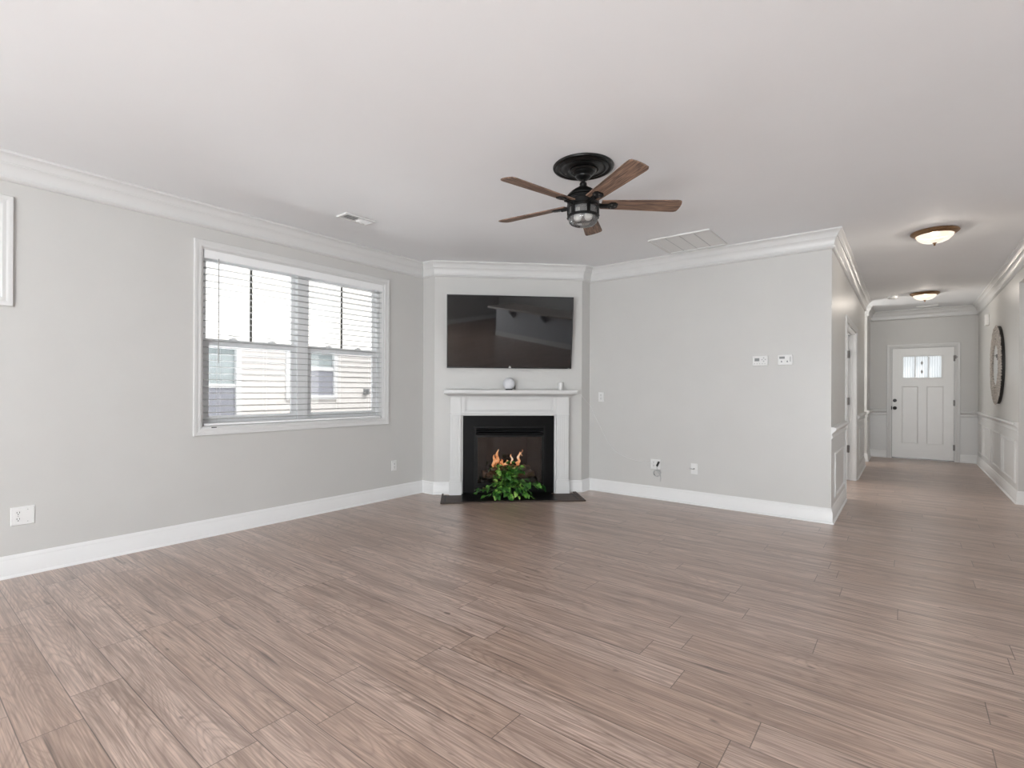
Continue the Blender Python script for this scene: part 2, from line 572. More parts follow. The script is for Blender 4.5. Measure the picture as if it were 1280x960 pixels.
def wall_holes(L, Hh, th, holes, z0=0.0):
    """wall from x=0..L, z=z0..Hh, room face at y=0, thickness to +y, with rectangular holes (x0, x1, z0, z1)"""
    xs = sorted({0, L} | {h[0] for h in holes} | {h[1] for h in holes})
    zs = sorted({z0, Hh} | {h[2] for h in holes} | {h[3] for h in holes})
    xs = [x for x in xs if 0 <= x <= L]
    zs = [z for z in zs if z0 <= z <= Hh]
    nx, nz = len(xs) - 1, len(zs) - 1

    def solid(i, k):
        if not (0 <= i < nx and 0 <= k < nz):
            return False
        cx, cz = (xs[i] + xs[i + 1]) / 2, (zs[k] + zs[k + 1]) / 2
        return not any(h[0] < cx < h[1] and h[2] < cz < h[3] for h in holes)
    m = MB()
    for i in range(nx):
        for k in range(nz):
            if not solid(i, k):
                continue
            a, b, c, d = xs[i], xs[i + 1], zs[k], zs[k + 1]
            m.add([(a, 0, c), (b, 0, c), (b, 0, d), (a, 0, d)], [(0, 1, 2, 3)])
            m.add([(a, th, c), (b, th, c), (b, th, d), (a, th, d)], [(3, 2, 1, 0)])
            for (di, dk, q) in ((-1, 0, [(a, 0, c), (a, 0, d), (a, th, d), (a, th, c)]), (1, 0, [(b, 0, c), (b, 0, d), (b, th, d), (b, th, c)]),
                                (0, -1, [(a, 0, c), (b, 0, c), (b, th, c), (a, th, c)]), (0, 1, [(a, 0, d), (b, 0, d), (b, th, d), (a, th, d)])):
                if not solid(i + di, k + dk):
                    m.add(q, [(0, 1, 2, 3)])
    return m


def place(m, loc, rz):
    """move a builder's points into the world"""
    T = Matrix.Translation(loc) @ Matrix.Rotation(rz, 4, 'Z')
    m.v = [tuple(T @ Vector(p)) for p in m.v]
    return m


def sweep(path, prof, z=0.0, caps=True, mitre0=None, mitre1=None):
    """moulding: prof = closed polygon of (offset from the wall, height), interior to the right of travel"""
    P = [Vector((p[0], p[1])) for p in path]
    n = len(P)
    nor = []
    for i in range(n - 1):
        d = (P[i + 1] - P[i]).normalized()
        nor.append(Vector((d.y, -d.x)))
    m = MB()
    vs, fs, k = [], [], len(prof)
    for i in range(n):
        a = nor[i - 1] if i > 0 else mitre0 or nor[0]
        b = nor[i] if i < n - 1 else mitre1 or nor[-1]
        mi = (a + b) / (1 + a.dot(b))
        for o, h in prof:
            q = P[i] + mi * o
            vs.append((q.x, q.y, z + h))
    for i in range(n - 1):
        for j in range(k):
            l = (j + 1) % k
            fs.append((i * k + j, i * k + l, (i + 1) * k + l, (i + 1) * k + j))
    fs.append(tuple(range(k)))
    fs.append(tuple((n - 1) * k + j for j in range(k))[::-1])
    return m.add(vs, fs)


# ------------------------------------------------------------------ room shell
R90 = PI / 2
WIN = (1.70, 3.545, 0.905, 2.40)           # window_1 opening on the left wall: y0, y1, z0, z1
WIN2 = (-0.60, 0.523, 1.822, 2.41)         # small high window further left

struct(MB().box(-0.3, XK + 0.3, YR - 0.3, YE + 0.16, -0.12, 0).build('floor', 'floor'), 'greyish brown wood plank floor running through room and hall')
struct(MB().box(-0.3, XK + 0.3, YR - 0.3, YE + 0.16, H, H + 0.15).build('ceiling', 'ceiling'), 'smooth white ceiling over room and hall')

# left wall: local x runs along +y
o = place(wall_holes(Y1 + 0.15 - YR, H, 0.16, [(WIN[0] - YR, WIN[1] - YR, WIN[2], WIN[3]), (WIN2[0] - YR, WIN2[1] - YR, WIN2[2], WIN2[3])]), (0, YR, 0), R90)
struct(o.build('wall_left', 'wall'), 'light grey painted wall with the wide window')
# diagonal chimney wall with its two short returns
DV = Vector((DB - A1, DY - YL, 0))
DL = DV.length
DR = math.atan2(DV.y, DV.x)
FB = (0.47, 1.325, 0.10, 0.80)             # firebox hole in s, z
m = place(wall_holes(DL, H, 0.03, [FB]), (A1, YL, 0), DR)
m.box(0.0, A1, YL, YL + 0.03, 0, H)
m.box(DB - 0.03, DB, DY, Y1, 0, H)
struct(m.build('wall_fireplace', 'wall'), 'light grey chimney wall set diagonally across the corner')
struct(MB().box(0.0, X2, Y1, Y1 + 0.12, 0, H).build('wall_back', 'wall'), 'light grey painted wall with the two thermostats')
# left side of the hall, with the cased doorway
DW = (6.95, 8.45)
o = place(wall_holes(10.2 - (Y1 + 0.12), H, 0.12, [(DW[0] - Y1 - 0.12, DW[1] - Y1 - 0.12, 0, 2.045)]), (X2, Y1 + 0.12, 0), R90)
struct(o.build('wall_hall_left', 'wall'), 'light grey hall wall with the cased doorway')
m = MB().box(2.8, X2 - 0.12, 10.08, 10.2, 0, H).box(2.68, 2.8, 10.08, 11.02, 0, H).box(2.8, X2 - 0.12, 10.9, 11.02, 0, H)
struct(m.build('wall_alcove', 'wall'), 'light grey alcove wall off the hall')
struct(MB().box(X2 - 0.12, X2, 10.9, YE, 0, H).build('wall_entry_left', 'wall'), 'short piece of hall wall beside the front door')
FD = (4.352, 5.262, 0.0, 2.05)             # front door hole
o = place(wall_holes(6.0 - 3.8, H, 0.15, [(FD[0] - 3.8, FD[1] - 3.8, 0.0, FD[3])]), (3.8, YE, 0), 0)
struct(o.build('wall_front', 'wall'), 'grey wall at the end of the hall around the front door')
o = place(wall_holes(YE - 5.55, H, 0.13, [(YE - RJ, YE - 5.55, 0, 2.445)]), (XR, YE, 0), -R90)
struct(o.build('wall_hall_right', 'wall'), 'hall wall with the round mirror and white wainscot')
struct(MB().box(XR, XK, 5.55, 5.67, 0, H).build('wall_kitchen', 'wall'), 'kitchen wall behind the camera side')
struct(MB().box(XR + 0.13, 8.0, RJ, RJ + 0.12, 0, H).build('wall_dining', 'wall'), 'dining room wall beyond the opening')
struct(MB().box(8.0, 8.12, 5.67, RJ + 0.12, 0, H).build('wall_dining_side', 'wall'), 'dining room side wall')
m = MB().box(2.3, X2 - 0.12, 6.3, 6.42, 0, H).box(2.2, 2.3, 6.3, 9.5, 0, H).box(2.3, X2 - 0.12, 9.4, 9.5, 0, H)
struct(m.build('wall_closet', 'wall'), 'walls of the small room behind the hall doorway')
o = place(wall_holes(XK + 0.15, H, 0.15, []), (XK + 0.15, YR, 0), PI)
struct(o.build('wall_rear', 'wall'), 'solid rear wall behind the camera')  # no doors built, added fill lights stand in front
o = place(wall_holes(5.55 - YR, H, 0.15, []), (XK, 5.55, 0), -R90)
struct(o.build('wall_right', 'wall'), 'solid kitchen side wall')  # no window in this wall, its fill lights are added

# ------------------------------------------------------------------ mouldings
CROWN = [(0.0, 0.0), (0.085, 0.0), (0.085, -0.014), (0.078, -0.020), (0.070, -0.024), (0.060, -0.036), (0.052, -0.054), (0.049, -0.064), (0.043, -0.064),
         (0.043, -0.072), (0.038, -0.078), (0.030, -0.092), (0.024, -0.112), (0.021, -0.134), (0.021, -0.142), (0.026, -0.146), (0.027, -0.156), (0.020, -0.166), (0.012, -0.172), (0.0, -0.174)]
LOOP = [(0, YR), (0, YL), (A1, YL), (DB, DY), (DB, Y1), (X2, Y1), (X2, 10.2), (2.8, 10.2), (2.8, 10.9), (X2, 10.9), (X2, YE), (XR, YE), (XR, 5.55), (XK, 5.55), (XK, YR)]


def nrm(a, b):
    d = Vector((b[0] - a[0], b[1] - a[1])).normalized()
    return Vector((d.y, -d.x))


NL = len(LOOP)
for i in range(NL):
    a, b = LOOP[i], LOOP[(i + 1) % NL]
    n0, n1 = nrm(LOOP[i - 1], a), nrm(b, LOOP[(i + 2) % NL])
    m = sweep([a, b], CROWN, H, mitre0=n0, mitre1=n1)
    struct(m.build('trim_%d' % (i + 1), 'trim', smooth=35), 'white crown moulding')

BASE = [(0, 0), (0.028, 0), (0.027, 0.008), (0.022, 0.015), (0.017, 0.018), (0.016, 0.108), (0.011, 0.116), (0.012, 0.124), (0.008, 0.132), (0.004, 0.142), (0, 0.144)]


def dpt(s, off=0.0):
    """point on the diagonal wall: s along it from its left end, off out into the room"""
    t = DV.normalized()
    n = Vector((t.y, -t.x, 0))
    q = Vector((A1, YL, 0)) + t * s + n * off
    return q


runs = {
    'left': [(0, YR), (0, YL), (A1, YL), tuple(dpt(0.182)[:2])],
    'back': [tuple(dpt(1.612)[:2]), (DB, DY), (DB, Y1), (X2, Y1), (X2, 6.88)],
    'hall_left': [(X2, 8.52), (X2, 10.2), (2.8, 10.2), (2.8, 10.9), (X2, 10.9), (X2, YE), (4.288, YE)],
    'hall_right': [(5.326, YE), (XR, YE), (XR, RJ), (8.0, RJ)],
    'kitchen': [(XR, 5.55), (XK, 5.55), (XK, YR), (6.0, YR)],
}
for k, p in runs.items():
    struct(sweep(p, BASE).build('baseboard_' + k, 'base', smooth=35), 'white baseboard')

# chair rail and picture-frame wainscot in the hall
RAIL = [(0, 0.792), (0.012, 0.794), (0.016, 0.804), (0.012, 0.814), (0.008, 0.818), (0.008, 0.838), (0.018, 0.850), (0.034, 0.866), (0.040, 0.874), (0.040, 0.890), (0.034, 0.898), (0, 0.902)]
tn = NL + 1
for p in ([(X2, Y1 + 0.001), (X2, 6.88)], [(X2, 8.52), (X2, 10.2)], [(X2, 10.9), (X2, YE), (4.288, YE)], [(5.326, YE), (XR, YE), (XR, RJ)]):
    struct(sweep(p, RAIL).build('trim_%d' % tn, 'trim', smooth=35), 'white chair rail')
    tn += 1


def panel_frame(a, b, z0, z1, w=0.032, t=0.016):
    """applied picture-frame moulding on a wall from point a to point b (interior to the right of travel)"""
    a, b = Vector(a), Vector(b)
    d = (b - a).normalized()
    n = Vector((d.y, -d.x))
    L = (b - a).length
    m = MB()
    prof = [(0.0, 0.0), (0.004, t * 0.6), (w * 0.35, t), (w * 0.6, t), (w - 0.006, t * 0.45), (w, 0.0)]
    vs, fs, k = [], [], len(prof)
    for (cx, cz, sx, sz) in ((0, z0, 1, 1), (L, z0, -1, 1), (L, z1, -1, -1), (0, z1, 1, -1)):
        for q, h in prof:
            p = a + d * (cx + sx * q) + n * h
            vs.append((p.x, p.y, cz + sz * q))
    for i in range(4):
        j = (i + 1) % 4
        for c in range(k):
            l = (c + 1) % k
            fs.append((i * k + c, j * k + c, j * k + l, i * k + l))
    return m.add(vs, fs)


frames = [((X2, 5.80), (X2, 6.74), 0.195, 0.635), ((X2, 8.98), (X2, 9.82), 0.195, 0.70), ((X2, 11.02), (X2, 11.70), 0.195, 0.70),
          ((XR, 11.70), (XR, 11.08), 0.21, 0.70), ((XR, 10.92), (XR, 10.04), 0.21, 0.70), ((XR, 9.88), (XR, 9.02), 0.21, 0.70), ((XR, 8.88), (XR, 7.98), 0.21, 0.68)]
for f in frames:
    struct(panel_frame(*f).build('trim_%d' % tn, 'trim', smooth=30), 'white picture-frame wainscot moulding')
    tn += 1
# white painted field of the wainscot (a thin skin under the chair rail)
for x0, x1, y0, y1 in ((X2, X2 + 0.003, Y1 + 0.002, 6.88), (X2, X2 + 0.003, 8.52, 10.2), (X2, X2 + 0.003, 10.9, YE), (X2, 4.288, YE - 0.003, YE), (5.326, XR, YE - 0.003, YE), (XR - 0.003, XR, RJ, YE)):
    struct(MB().box(x0, x1, y0, y1, 0.12, 0.83).build('trim_%d' % tn, 'trim'), 'white wainscot panel under the chair rail')
    tn += 1


# ------------------------------------------------------------------ windows
def rect_frame(m, x0, x1, z0, z1, w, y0, y1):
    """four mitre-free bars round a rectangle"""
    m.box(x0, x1, y0, y1, z0, z0 + w).box(x0, x1, y0, y1, z1 - w, z1).box(x0, x0 + w, y0, y1, z0 + w, z1 - w).box(x1 - w, x1, y0, y1, z0 + w, z1 - w)
    return m


def casing(m, x0, x1, z0, z1, w, sill=True, t=0.019):
    """moulded casing round an opening (inner edges given), facing -y"""
    prof = [(0.0, 0.0), (0.0, -t * 0.55), (0.010, -t * 0.75), (w * 0.45, -t * 0.65), (w * 0.72, -t), (w - 0.004, -t), (w, -t * 0.7), (w, 0.0)]
    cs = [(x0, z0, -1, -1), (x1, z0, 1, -1), (x1, z1, 1, 1), (x0, z1, -1, 1)]
    if not sill:
        cs = [(x0, z0, -1, 0), (x0, z1, -1, 1), (x1, z1, 1, 1), (x1, z0, 1, 0)]
    vs, fs, k = [], [], len(prof)
    for (cx, cz, sx, sz) in cs:
        for q, h in prof:
            vs.append((cx + sx * q, h, cz + sz * q))
    for i in range(4 if sill else 3):
        j = (i + 1) % 4
        for c in range(k):
            l = (c + 1) % k
            fs.append((i * k + c, j * k + c, j * k + l, i * k + l))
    if not sill:
        fs += [tuple(range(k)), tuple(3 * k + c for c in range(k))[::-1]]
    return m.add(vs, fs)


# window_1: twin double-hung unit; local x along the wall (+y in the room), local y into the wall
w1 = sroot('window_1', (0, WIN[0], WIN[2]), R90, 'wide white twin double-hung window')
WW, WH = WIN[1] - WIN[0], WIN[3] - WIN[2]
casing(MB(), 0, WW, 0, WH, 0.062).build('casing', 'trim', w1, smooth=25)
m = MB()
m.box(0, 0.012, 0.0, 0.13, 0, WH).box(WW - 0.012, WW, 0.0, 0.13, 0, WH).box(0.012, WW - 0.012, 0.0, 0.13, 0, 0.014).box(0.012, WW - 0.012, 0.0, 0.13, WH - 0.012, WH)
m.build('jamb_liner', 'trim', w1)
m = MB()
rect_frame(m, 0.012, WW - 0.012, 0.014, WH - 0.012, 0.03, 0.075, 0.15)
m.build('frame', 'vinyl', w1, bevel=0.003)
HM = WW / 2
MB().box(HM - 0.055, HM + 0.055, 0.06, 0.15, 0.044, WH - 0.042).build('mullion', 'vinyl', w1, bevel=0.003)
ZM = 0.70                                   # meeting rail height above the opening's bottom
for a, b in ((0.042, HM - 0.055), (HM + 0.055, WW - 0.042)):
    up_s = rect_frame(MB(), a, b, ZM - 0.005, WH - 0.042, 0.035, 0.115, 0.14).build('upper_sash', 'vinyl', w1, bevel=0.003)
    MB().box((a + b) / 2 - 0.010, (a + b) / 2 + 0.010, 0.121, 0.131, ZM + 0.03, WH - 0.077).build('muntin', 'muntin', up_s)
    MB().box(a + 0.03, b - 0.03, 0.125, 0.129, ZM + 0.025, WH - 0.073).build('pane', 'glass', up_s)
    lo_s = rect_frame(MB(), a, b, 0.044, ZM + 0.056, 0.048, 0.085, 0.112).build('lower_sash', 'vinyl', w1, bevel=0.003)
    MB().box(a + 0.035, b - 0.035, 0.096, 0.100, 0.08, ZM + 0.012).build('pane', 'glass', lo_s)
    MB().box(a + 0.01, b - 0.01, 0.146, 0.147, 0.05, ZM + 0.01).build('insect_screen', 'screenmesh', lo_s)
    for q in (0.30, 0.72):
        lk = MB().box(-0.035, 0.035, 0.088, 0.110, ZM + 0.056, ZM + 0.066).box(-0.012, 0.012, 0.082, 0.100, ZM + 0.066, ZM + 0.076)
        lk.v = [(p[0] + a + (b - a) * q, p[1], p[2]) for p in lk.v]
        lk.build('sash_lock', 'vinyl', lo_s, bevel=0.002)
    MB().box((a + b) / 2 - 0.30, (a + b) / 2 - 0.26, 0.083, 0.0855, 0.052, 0.060).build('vent_latch', 'vinyl', lo_s)
MB().box(0.075, 0.115, -0.0115, -0.010, -0.001, 0.006).build('sticker', 'slot', w1)

# window_2: small high fixed window, only its right edge in view
w2 = sroot('window_2', (0, WIN2[0], WIN2[2]), R90, 'small high white window at the left edge')
W2, H2 = WIN2[1] - WIN2[0], WIN2[3] - WIN2[2]
casing(MB(), 0, W2, 0, H2, 0.062).build('casing', 'trim', w2, smooth=25)
MB().box(0, 0.012, 0, 0.13, 0, H2).box(W2 - 0.012, W2, 0, 0.13, 0, H2).box(0.012, W2 - 0.012, 0, 0.13, 0, 0.012).box(0.012, W2 - 0.012, 0, 0.13, H2 - 0.012, H2).build('jamb_liner', 'trim', w2)
rect_frame(MB(), 0.012, W2 - 0.012, 0.012, H2 - 0.012, 0.05, 0.09, 0.14).build('sash', 'vinyl', w2, bevel=0.003)
MB().box(0.055, W2 - 0.055, 0.113, 0.117, 0.055, H2 - 0.055).build('pane', 'glass', w2)


def blind(name, label, loc, w, h, pitch, wand_x, grp):
    """horizontal blind hanging in a window: origin at the left bottom corner, hanging plane y = 0"""
    t = thing(name, label, 'blind', loc, R90, grp)
    MB().box(0, w, -0.032, 0.032, h - 0.045, h).build('headrail', 'vinyl', t, bevel=0.002)
    MB().box(-0.004, w + 0.004, -0.042, -0.034, h - 0.068, h + 0.002).build('valance', 'vinyl', t, bevel=0.003)
    m = MB()
    n = int((h - 0.075) / pitch)
    for i in range(n):
        z = h - 0.085 - i * pitch
        vs, fs = [], []
        for j in range(5):
            y = -0.032 + 0.064 * j / 4
            c = 0.0022 * (1 - (2 * j / 4 - 1) ** 2)
            vs += [(0.004, y, z + c), (w - 0.004, y, z + c), (0.004, y, z + c - 0.0034), (w - 0.004, y, z + c - 0.0034)]
        for j in range(4):
            k = j * 4
            fs += [(k, k + 1, k + 5, k + 4), (k + 2, k + 6, k + 7, k + 3), (k, k + 4, k + 6, k + 2), (k + 1, k + 3, k + 7, k + 5)]
        fs += [(0, 2, 3, 1), (16, 17, 19, 18)]
        m.add(vs, fs)
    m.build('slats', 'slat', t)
    MB().box(0.004, w - 0.004, -0.025, 0.025, 0, 0.022).build('bottom_rail', 'vinyl', t, bevel=0.004)
    for q in (0.07, 0.29, 0.5, 0.71, 0.93) if w > 1.5 else (0.2, 0.8):
        m = MB()
        for y in (-0.0335, 0.0335):
            m.tube([(w * q, y, 0.02), (w * q, y, h - 0.04)], 0.0008, 5)
        m.build('ladder_cord', 'cord', t)
    if wand_x:
        MB().tube([(wand_x, -0.050, h - 0.06), (wand_x, -0.051, h - 0.30), (wand_x, -0.050, h - 0.94)], 0.0045, 8).build('wand', 'wand', t, smooth=40)
    return t


blind('window_blind', 'wide white slatted blind hanging in the twin window', (-0.042, WIN[0] + 0.022, WIN[2] + 0.016), WW - 0.044, WH - 0.03, 0.0552, 0.105, None)
blind('window_blind', 'small white blind in the high window cut off by the left edge', (-0.042, WIN2[0] + 0.016, WIN2[2] + 0.014), W2 - 0.03, H2 - 0.028, 0.0552, None, None)

# ------------------------------------------------------------------ neighbouring house and yard, seen through the window
struct(MB().box(-14, -0.31, -12, 24, -0.6, -0.5).build('ground', 'ground'), 'side yard ground between the houses')
NX = -4.5
nh = thing('neighbour_house', 'cream sided house next door seen through the window', 'house', (NX, 4.5, -0.5), R90)
wins = [(-1.85, -0.58, 0.80, 2.42, 1.78), (0.36, 1.30, 1.60, 2.46, 2.13)]
m = wall_holes(17.0, 6.2, 0.2, [(a + 8, b + 8, c, d) for a, b, c, d, e in wins])
m.v = [(p[0] - 8, p[1] + 0.02, p[2]) for p in m.v]
nw = m.build('wall', 'siding', nh)
m = MB()
for i in range(60):
    z = i * 0.104
    segs = [(-8, 9)]
    for a, b, c, d, e in wins:
        if c - 0.16 < z < d + 0.05:
            segs = [s for q in segs for s in ((q[0], min(q[1], a - 0.05)), (max(q[0], b + 0.05), q[1])) if s[1] > s[0]]
    for x0, x1 in segs:
        m.add([(x0, 0.0, z), (x1, 0.0, z), (x1, 0.02, z), (x0, 0.02, z), (x0, 0.02, z + 0.104), (x1, 0.02, z + 0.104)], [(0, 1, 5, 4), (0, 3, 2, 1), (0, 4, 3), (1, 2, 5)])
m.build('lap_boards', 'siding', nw)
for a, b, c, d, e in wins:
    f = rect_frame(MB(), a - 0.07, b + 0.07, c - 0.07, d + 0.07, 0.085, -0.03, 0.08).build('window', 'outtrim', nh)
    MB().box(a, b, 0.0, 0.05, e - 0.035, e + 0.035).build('meeting_rail', 'outtrim', f)
    MB().box(a, b, 0.05, 0.06, e, d).build('upper_pane', 'outglass', f)
    MB().box(a, b, 0.03, 0.04, c, e).build('lower_screen', 'outscreen', f)
m = MB().box(2.00, 2.10, -0.07, 0.02, 1.62, 1.74).box(2.03, 2.08, -0.09, -0.07, 1.64, 1.70)
m.build('utility_box', 'grey', nh, bevel=0.004)
MB().box(-9, 9, -0.40, 0.3, 6.1, 6.3).build('eave', 'outtrim', nh)

# ------------------------------------------------------------------ front door (door_1) and hall doorway (door_2)
d1 = sroot('door_1', ((FD[0] + FD[1]) / 2, YE, 0), 0, 'white craftsman front door with three small panes')
hw = (FD[1] - FD[0]) / 2
casing(MB(), -hw, hw, 0, FD[3], 0.062, sill=False).build('casing', 'trim', d1, smooth=25)
MB().box(-hw, -hw + 0.014, 0.002, 0.13, 0, FD[3]).box(hw - 0.014, hw, 0.002, 0.13, 0, FD[3]).box(-hw + 0.014, hw - 0.014, 0.002, 0.13, FD[3] - 0.012, FD[3]).build('jamb', 'trim', d1)
MB().box(-hw + 0.010, -hw + 0.040, 0.052, 0.075, 0.0, FD[3]).box(hw - 0.040, hw - 0.010, 0.052, 0.075, 0.0, FD[3]).box(-hw + 0.040, hw - 0.040, 0.052, 0.075, FD[3] - 0.04, FD[3]).build('weather_seal', 'slot', d1)
MB().box(-hw + 0.014, hw - 0.014, 0.0, 0.14, 0.0, 0.018).build('threshold', 'hinge', d1)
x0, x1, z0, z1 = -hw + 0.018, hw - 0.018, 0.022, FD[3] - 0.016
cx = (FD[0] + FD[1]) / 2
gl = [(4.531 - cx, 4.700 - cx), (4.712 - cx, 4.889 - cx), (4.901 - cx, 5.073 - cx)]
pn = [(4.512 - cx, 4.752 - cx, 0.285, 1.335), (4.866 - cx, 5.106 - cx, 0.285, 1.335)]
holes = [(a, b, 1.492, 1.882) for a, b in gl] + pn
m = wall_holes(x1 - x0, z1, 0.044, [(a - x0, b - x0, c, d) for a, b, c, d in holes], z0)
m.v = [(p[0] + x0, p[1] + 0.006, p[2]) for p in m.v]
slab = m.build('slab', 'door', d1)
for a, b, c, d in pn:
    m = MB().box(a - 0.002, b + 0.002, 0.018, 0.034, c - 0.002, d + 0.002)
    prof = [(0.0, 0.0065), (0.012, 0.0125), (0.016, 0.0185)]
    vs, fs = [], []
    for (px, pz, sx, sz) in ((a, c, 1, 1), (b, c, -1, 1), (b, d, -1, -1), (a, d, 1, -1)):
        for q, h in prof:
            vs.append((px + sx * q, h, pz + sz * q))
    for i in range(4):
        j = (i + 1) % 4
        for k in range(2):
            fs.append((i * 3 + k, j * 3 + k, j * 3 + k + 1, i * 3 + k + 1))
    m.add(vs, fs)
    m.build('panel', 'door', d1)
for i, (a, b) in enumerate(gl):
    pane = MB().box(a - 0.003, b + 0.003, 0.024, 0.030, 1.489, 1.885).build('pane', 'frosted', d1)
    if i == 1:
        m = MB()
        for zc in (1.60, 1.76):
            m.add([(a + 0.088, 0.020, zc - 0.045), (a + 0.106, 0.020, zc), (a + 0.088, 0.020, zc + 0.045), (a + 0.070, 0.020, zc), (a + 0.088, 0.014, zc)], [(0, 1, 4), (1, 2, 4), (2, 3, 4), (3, 0, 4), (0, 3, 2, 1)])
        m.build('bevelled_diamond', 'lightgrey', pane)
rect_frame(MB(), gl[0][0] - 0.018, gl[2][1] + 0.018, 1.474, 1.900, 0.018, -0.001, 0.010).build('lite_frame', 'door', d1, bevel=0.003)
for zc, rr in ((1.072, 0.030), (0.932, 0.028)):
    if zc > 1:
        m = MB().lathe([(0.0, -0.018), (0.022, -0.018), (rr, -0.010), (rr, 0.006)], 24, 'y', (4.411 - cx, 0, zc))
        m.box(4.411 - cx - 0.004, 4.411 - cx + 0.004, -0.030, -0.016, zc - 0.016, zc + 0.016)
        m.build('deadbolt', 'blackknob', d1, smooth=40)
    else:
        m = MB().lathe([(0.0, -0.068), (0.016, -0.067), (0.026, -0.058), (rr, -0.048), (0.024, -0.036), (0.012, -0.028), (0.011, -0.012), (0.031, -0.010), (0.032, 0.006)], 24, 'y', (4.411 - cx, 0, zc))
        m.build('knob', 'blackknob', d1, smooth=40)
MB().box(x0 - 0.014, x0 + 0.001, -0.003, 0.006, 0.90, 0.965).build('strike_plate', 'blackknob', d1)
for zc in (1.83, 1.04, 0.25):
    m = MB().lathe([(0.0, -0.052), (0.007, -0.052), (0.007, 0.052), (0.0, 0.052)], 10, 'z', (x1 + 0.003, -0.003, zc))
    m.box(x1 - 0.012, x1 + 0.014, 0.001, 0.005, zc - 0.05, zc + 0.05)
    m.build('hinge', 'hinge', d1)
MB().box(x1 + 0.005, x1 + 0.045, -0.026, -0.018, 1.845, 1.858).box(x1 + 0.012, x1 + 0.028, -0.020, 0.0, 1.82, 1.88).build('swing_latch', 'hinge', d1, bevel=0.002)

d2 = sroot('door_2', (X2, DW[0], 0), R90, 'white cased doorway on the left of the hall')
dw = DW[1] - DW[0]
casing(MB(), 0, dw, 0, 2.045, 0.066, sill=False).build('casing', 'trim', d2, smooth=25)
MB().box(0.0, 0.018, 0.0, 0.12, 0, 2.045).box(dw - 0.018, dw, 0.0, 0.12, 0, 2.045).box(0.018, dw - 0.018, 0.0, 0.12, 2.027, 2.045).build('jamb', 'trim', d2)
MB().box(dw - 0.030, dw - 0.018, 0.045, 0.062, 0, 2.027).box(0.03, dw - 0.03, 0.06, 0.09, 2.015, 2.027).build('door_stop', 'trim', d2)
lf = MB().box(dw - 0.058, dw - 0.020, 0.092, 0.86, 0.012, 2.02).build('leaf', 'door', d2, bevel=0.003)
for zc in (1.75, 1.10, 0.44):
    m = MB().box(dw - 0.064, dw - 0.058, 0.066, 0.100, zc - 0.05, zc + 0.05)
    m.lathe([(0.0, -0.052), (0.009, -0.052), (0.009, 0.052), (0.0, 0.052)], 10, 'z', (dw - 0.066, 0.082, zc))
    m.build('hinge', 'hinge', d2)

# ------------------------------------------------------------------ fireplace: mantel, insert, hearth  (local x along the diagonal wall, -y into the room)
fm = thing('fireplace_mantel', 'white painted mantel surround with shelf and recessed frieze panel', 'mantel', tuple(dpt(0)), DR)
ZS = 1.232                                  # top of the shelf
MB().box(0.118, 1.672, -0.215, 0.0, ZS - 0.036, ZS).build('shelf', 'trim', fm, bevel=0.003)
# cove moulding under the shelf, wrapped round three sides
prof = [(0.120, 1.148), (0.126, 1.148), (0.130, 1.157), (0.142, 1.166), (0.160, 1.174), (0.178, 1.182), (0.188, 1.189), (0.190, 1.1965), (0.120, 1.1965)]
k = len(prof)
vs, fs = [], []
for (xc, sx, deep) in ((0.182, -1, 0), (0.182, -1, 1), (1.600, 1, 1), (1.600, 1, 0)):
    for q, z in prof:
        e = q - 0.120
        vs.append((xc + sx * e, -q if deep else -0.001, z))
for i in range(3):
    for c in range(k):
        l = (c + 1) % k
        fs.append((i * k + c, (i + 1) * k + c, (i + 1) * k + l, i * k + l))
fs += [tuple(range(k)), tuple(3 * k + c for c in range(k))]
MB().add(vs, fs).build('bed_moulding', 'trim', fm, smooth=35)
# frieze with its sunk panel
fz0, fz1 = 0.940, 1.174
m = wall_holes(1.448 - 0.312, fz1, 0.055, [(0.046, 1.090, 0.982, 1.122)], fz0)
m.v = [(p[0] + 0.312, p[1] - 0.105, p[2]) for p in m.v]
fr = m.build('frieze', 'trim', fm)
m = MB().box(0.35, 1.41, -0.076, -0.06, 0.98, 1.122)
rect_frame(m, 0.358, 1.402, 0.985, 1.118, 0.010, -0.096, -0.076)
m.build('frieze_panel', 'trim', fr)
MB().box(0.312, 1.448, -0.112, -0.105, 0.940, 0.962).build('frieze_bead', 'trim', fr, bevel=0.003)
for a, b, nm in ((0.190, 0.316, 'leg'), (1.444, 1.592, 'leg')):
    m = MB().box(a, b, -0.115, 0.0, 0.17, 1.174)
    pil = m.build(nm, 'trim', fm, bevel=0.002)
    m = MB()
    n = 5
    for i in range(n):
        xx = a + (b - a) * (i + 0.9) / (n + 0.8)
        m.box(xx - 0.006, xx + 0.006, -0.1175, -0.114, 0.20, 0.928)
    m.build('reeding', 'trim', pil, bevel=0.002)
    MB().box(a - 0.008, b + 0.006, -0.125, 0.0, 0.934, 0.950).build('capital', 'trim', pil, bevel=0.003)
    m = MB().box(a - 0.010, b + 0.010, -0.128, 0.0, 0.0, 0.150).box(a - 0.006, b + 0.006, -0.123, 0.0, 0.150, 0.170)
    m.build('plinth', 'trim', pil, bevel=0.003)
MB().box(0.316, 0.338, -0.075, 0.0, 0.0, 0.940).box(1.425, 1.444, -0.075, 0.0, 0.0, 0.940).box(0.338, 1.425, -0.075, 0.0, 0.930, 0.940).build('inner_return', 'trim', fm)

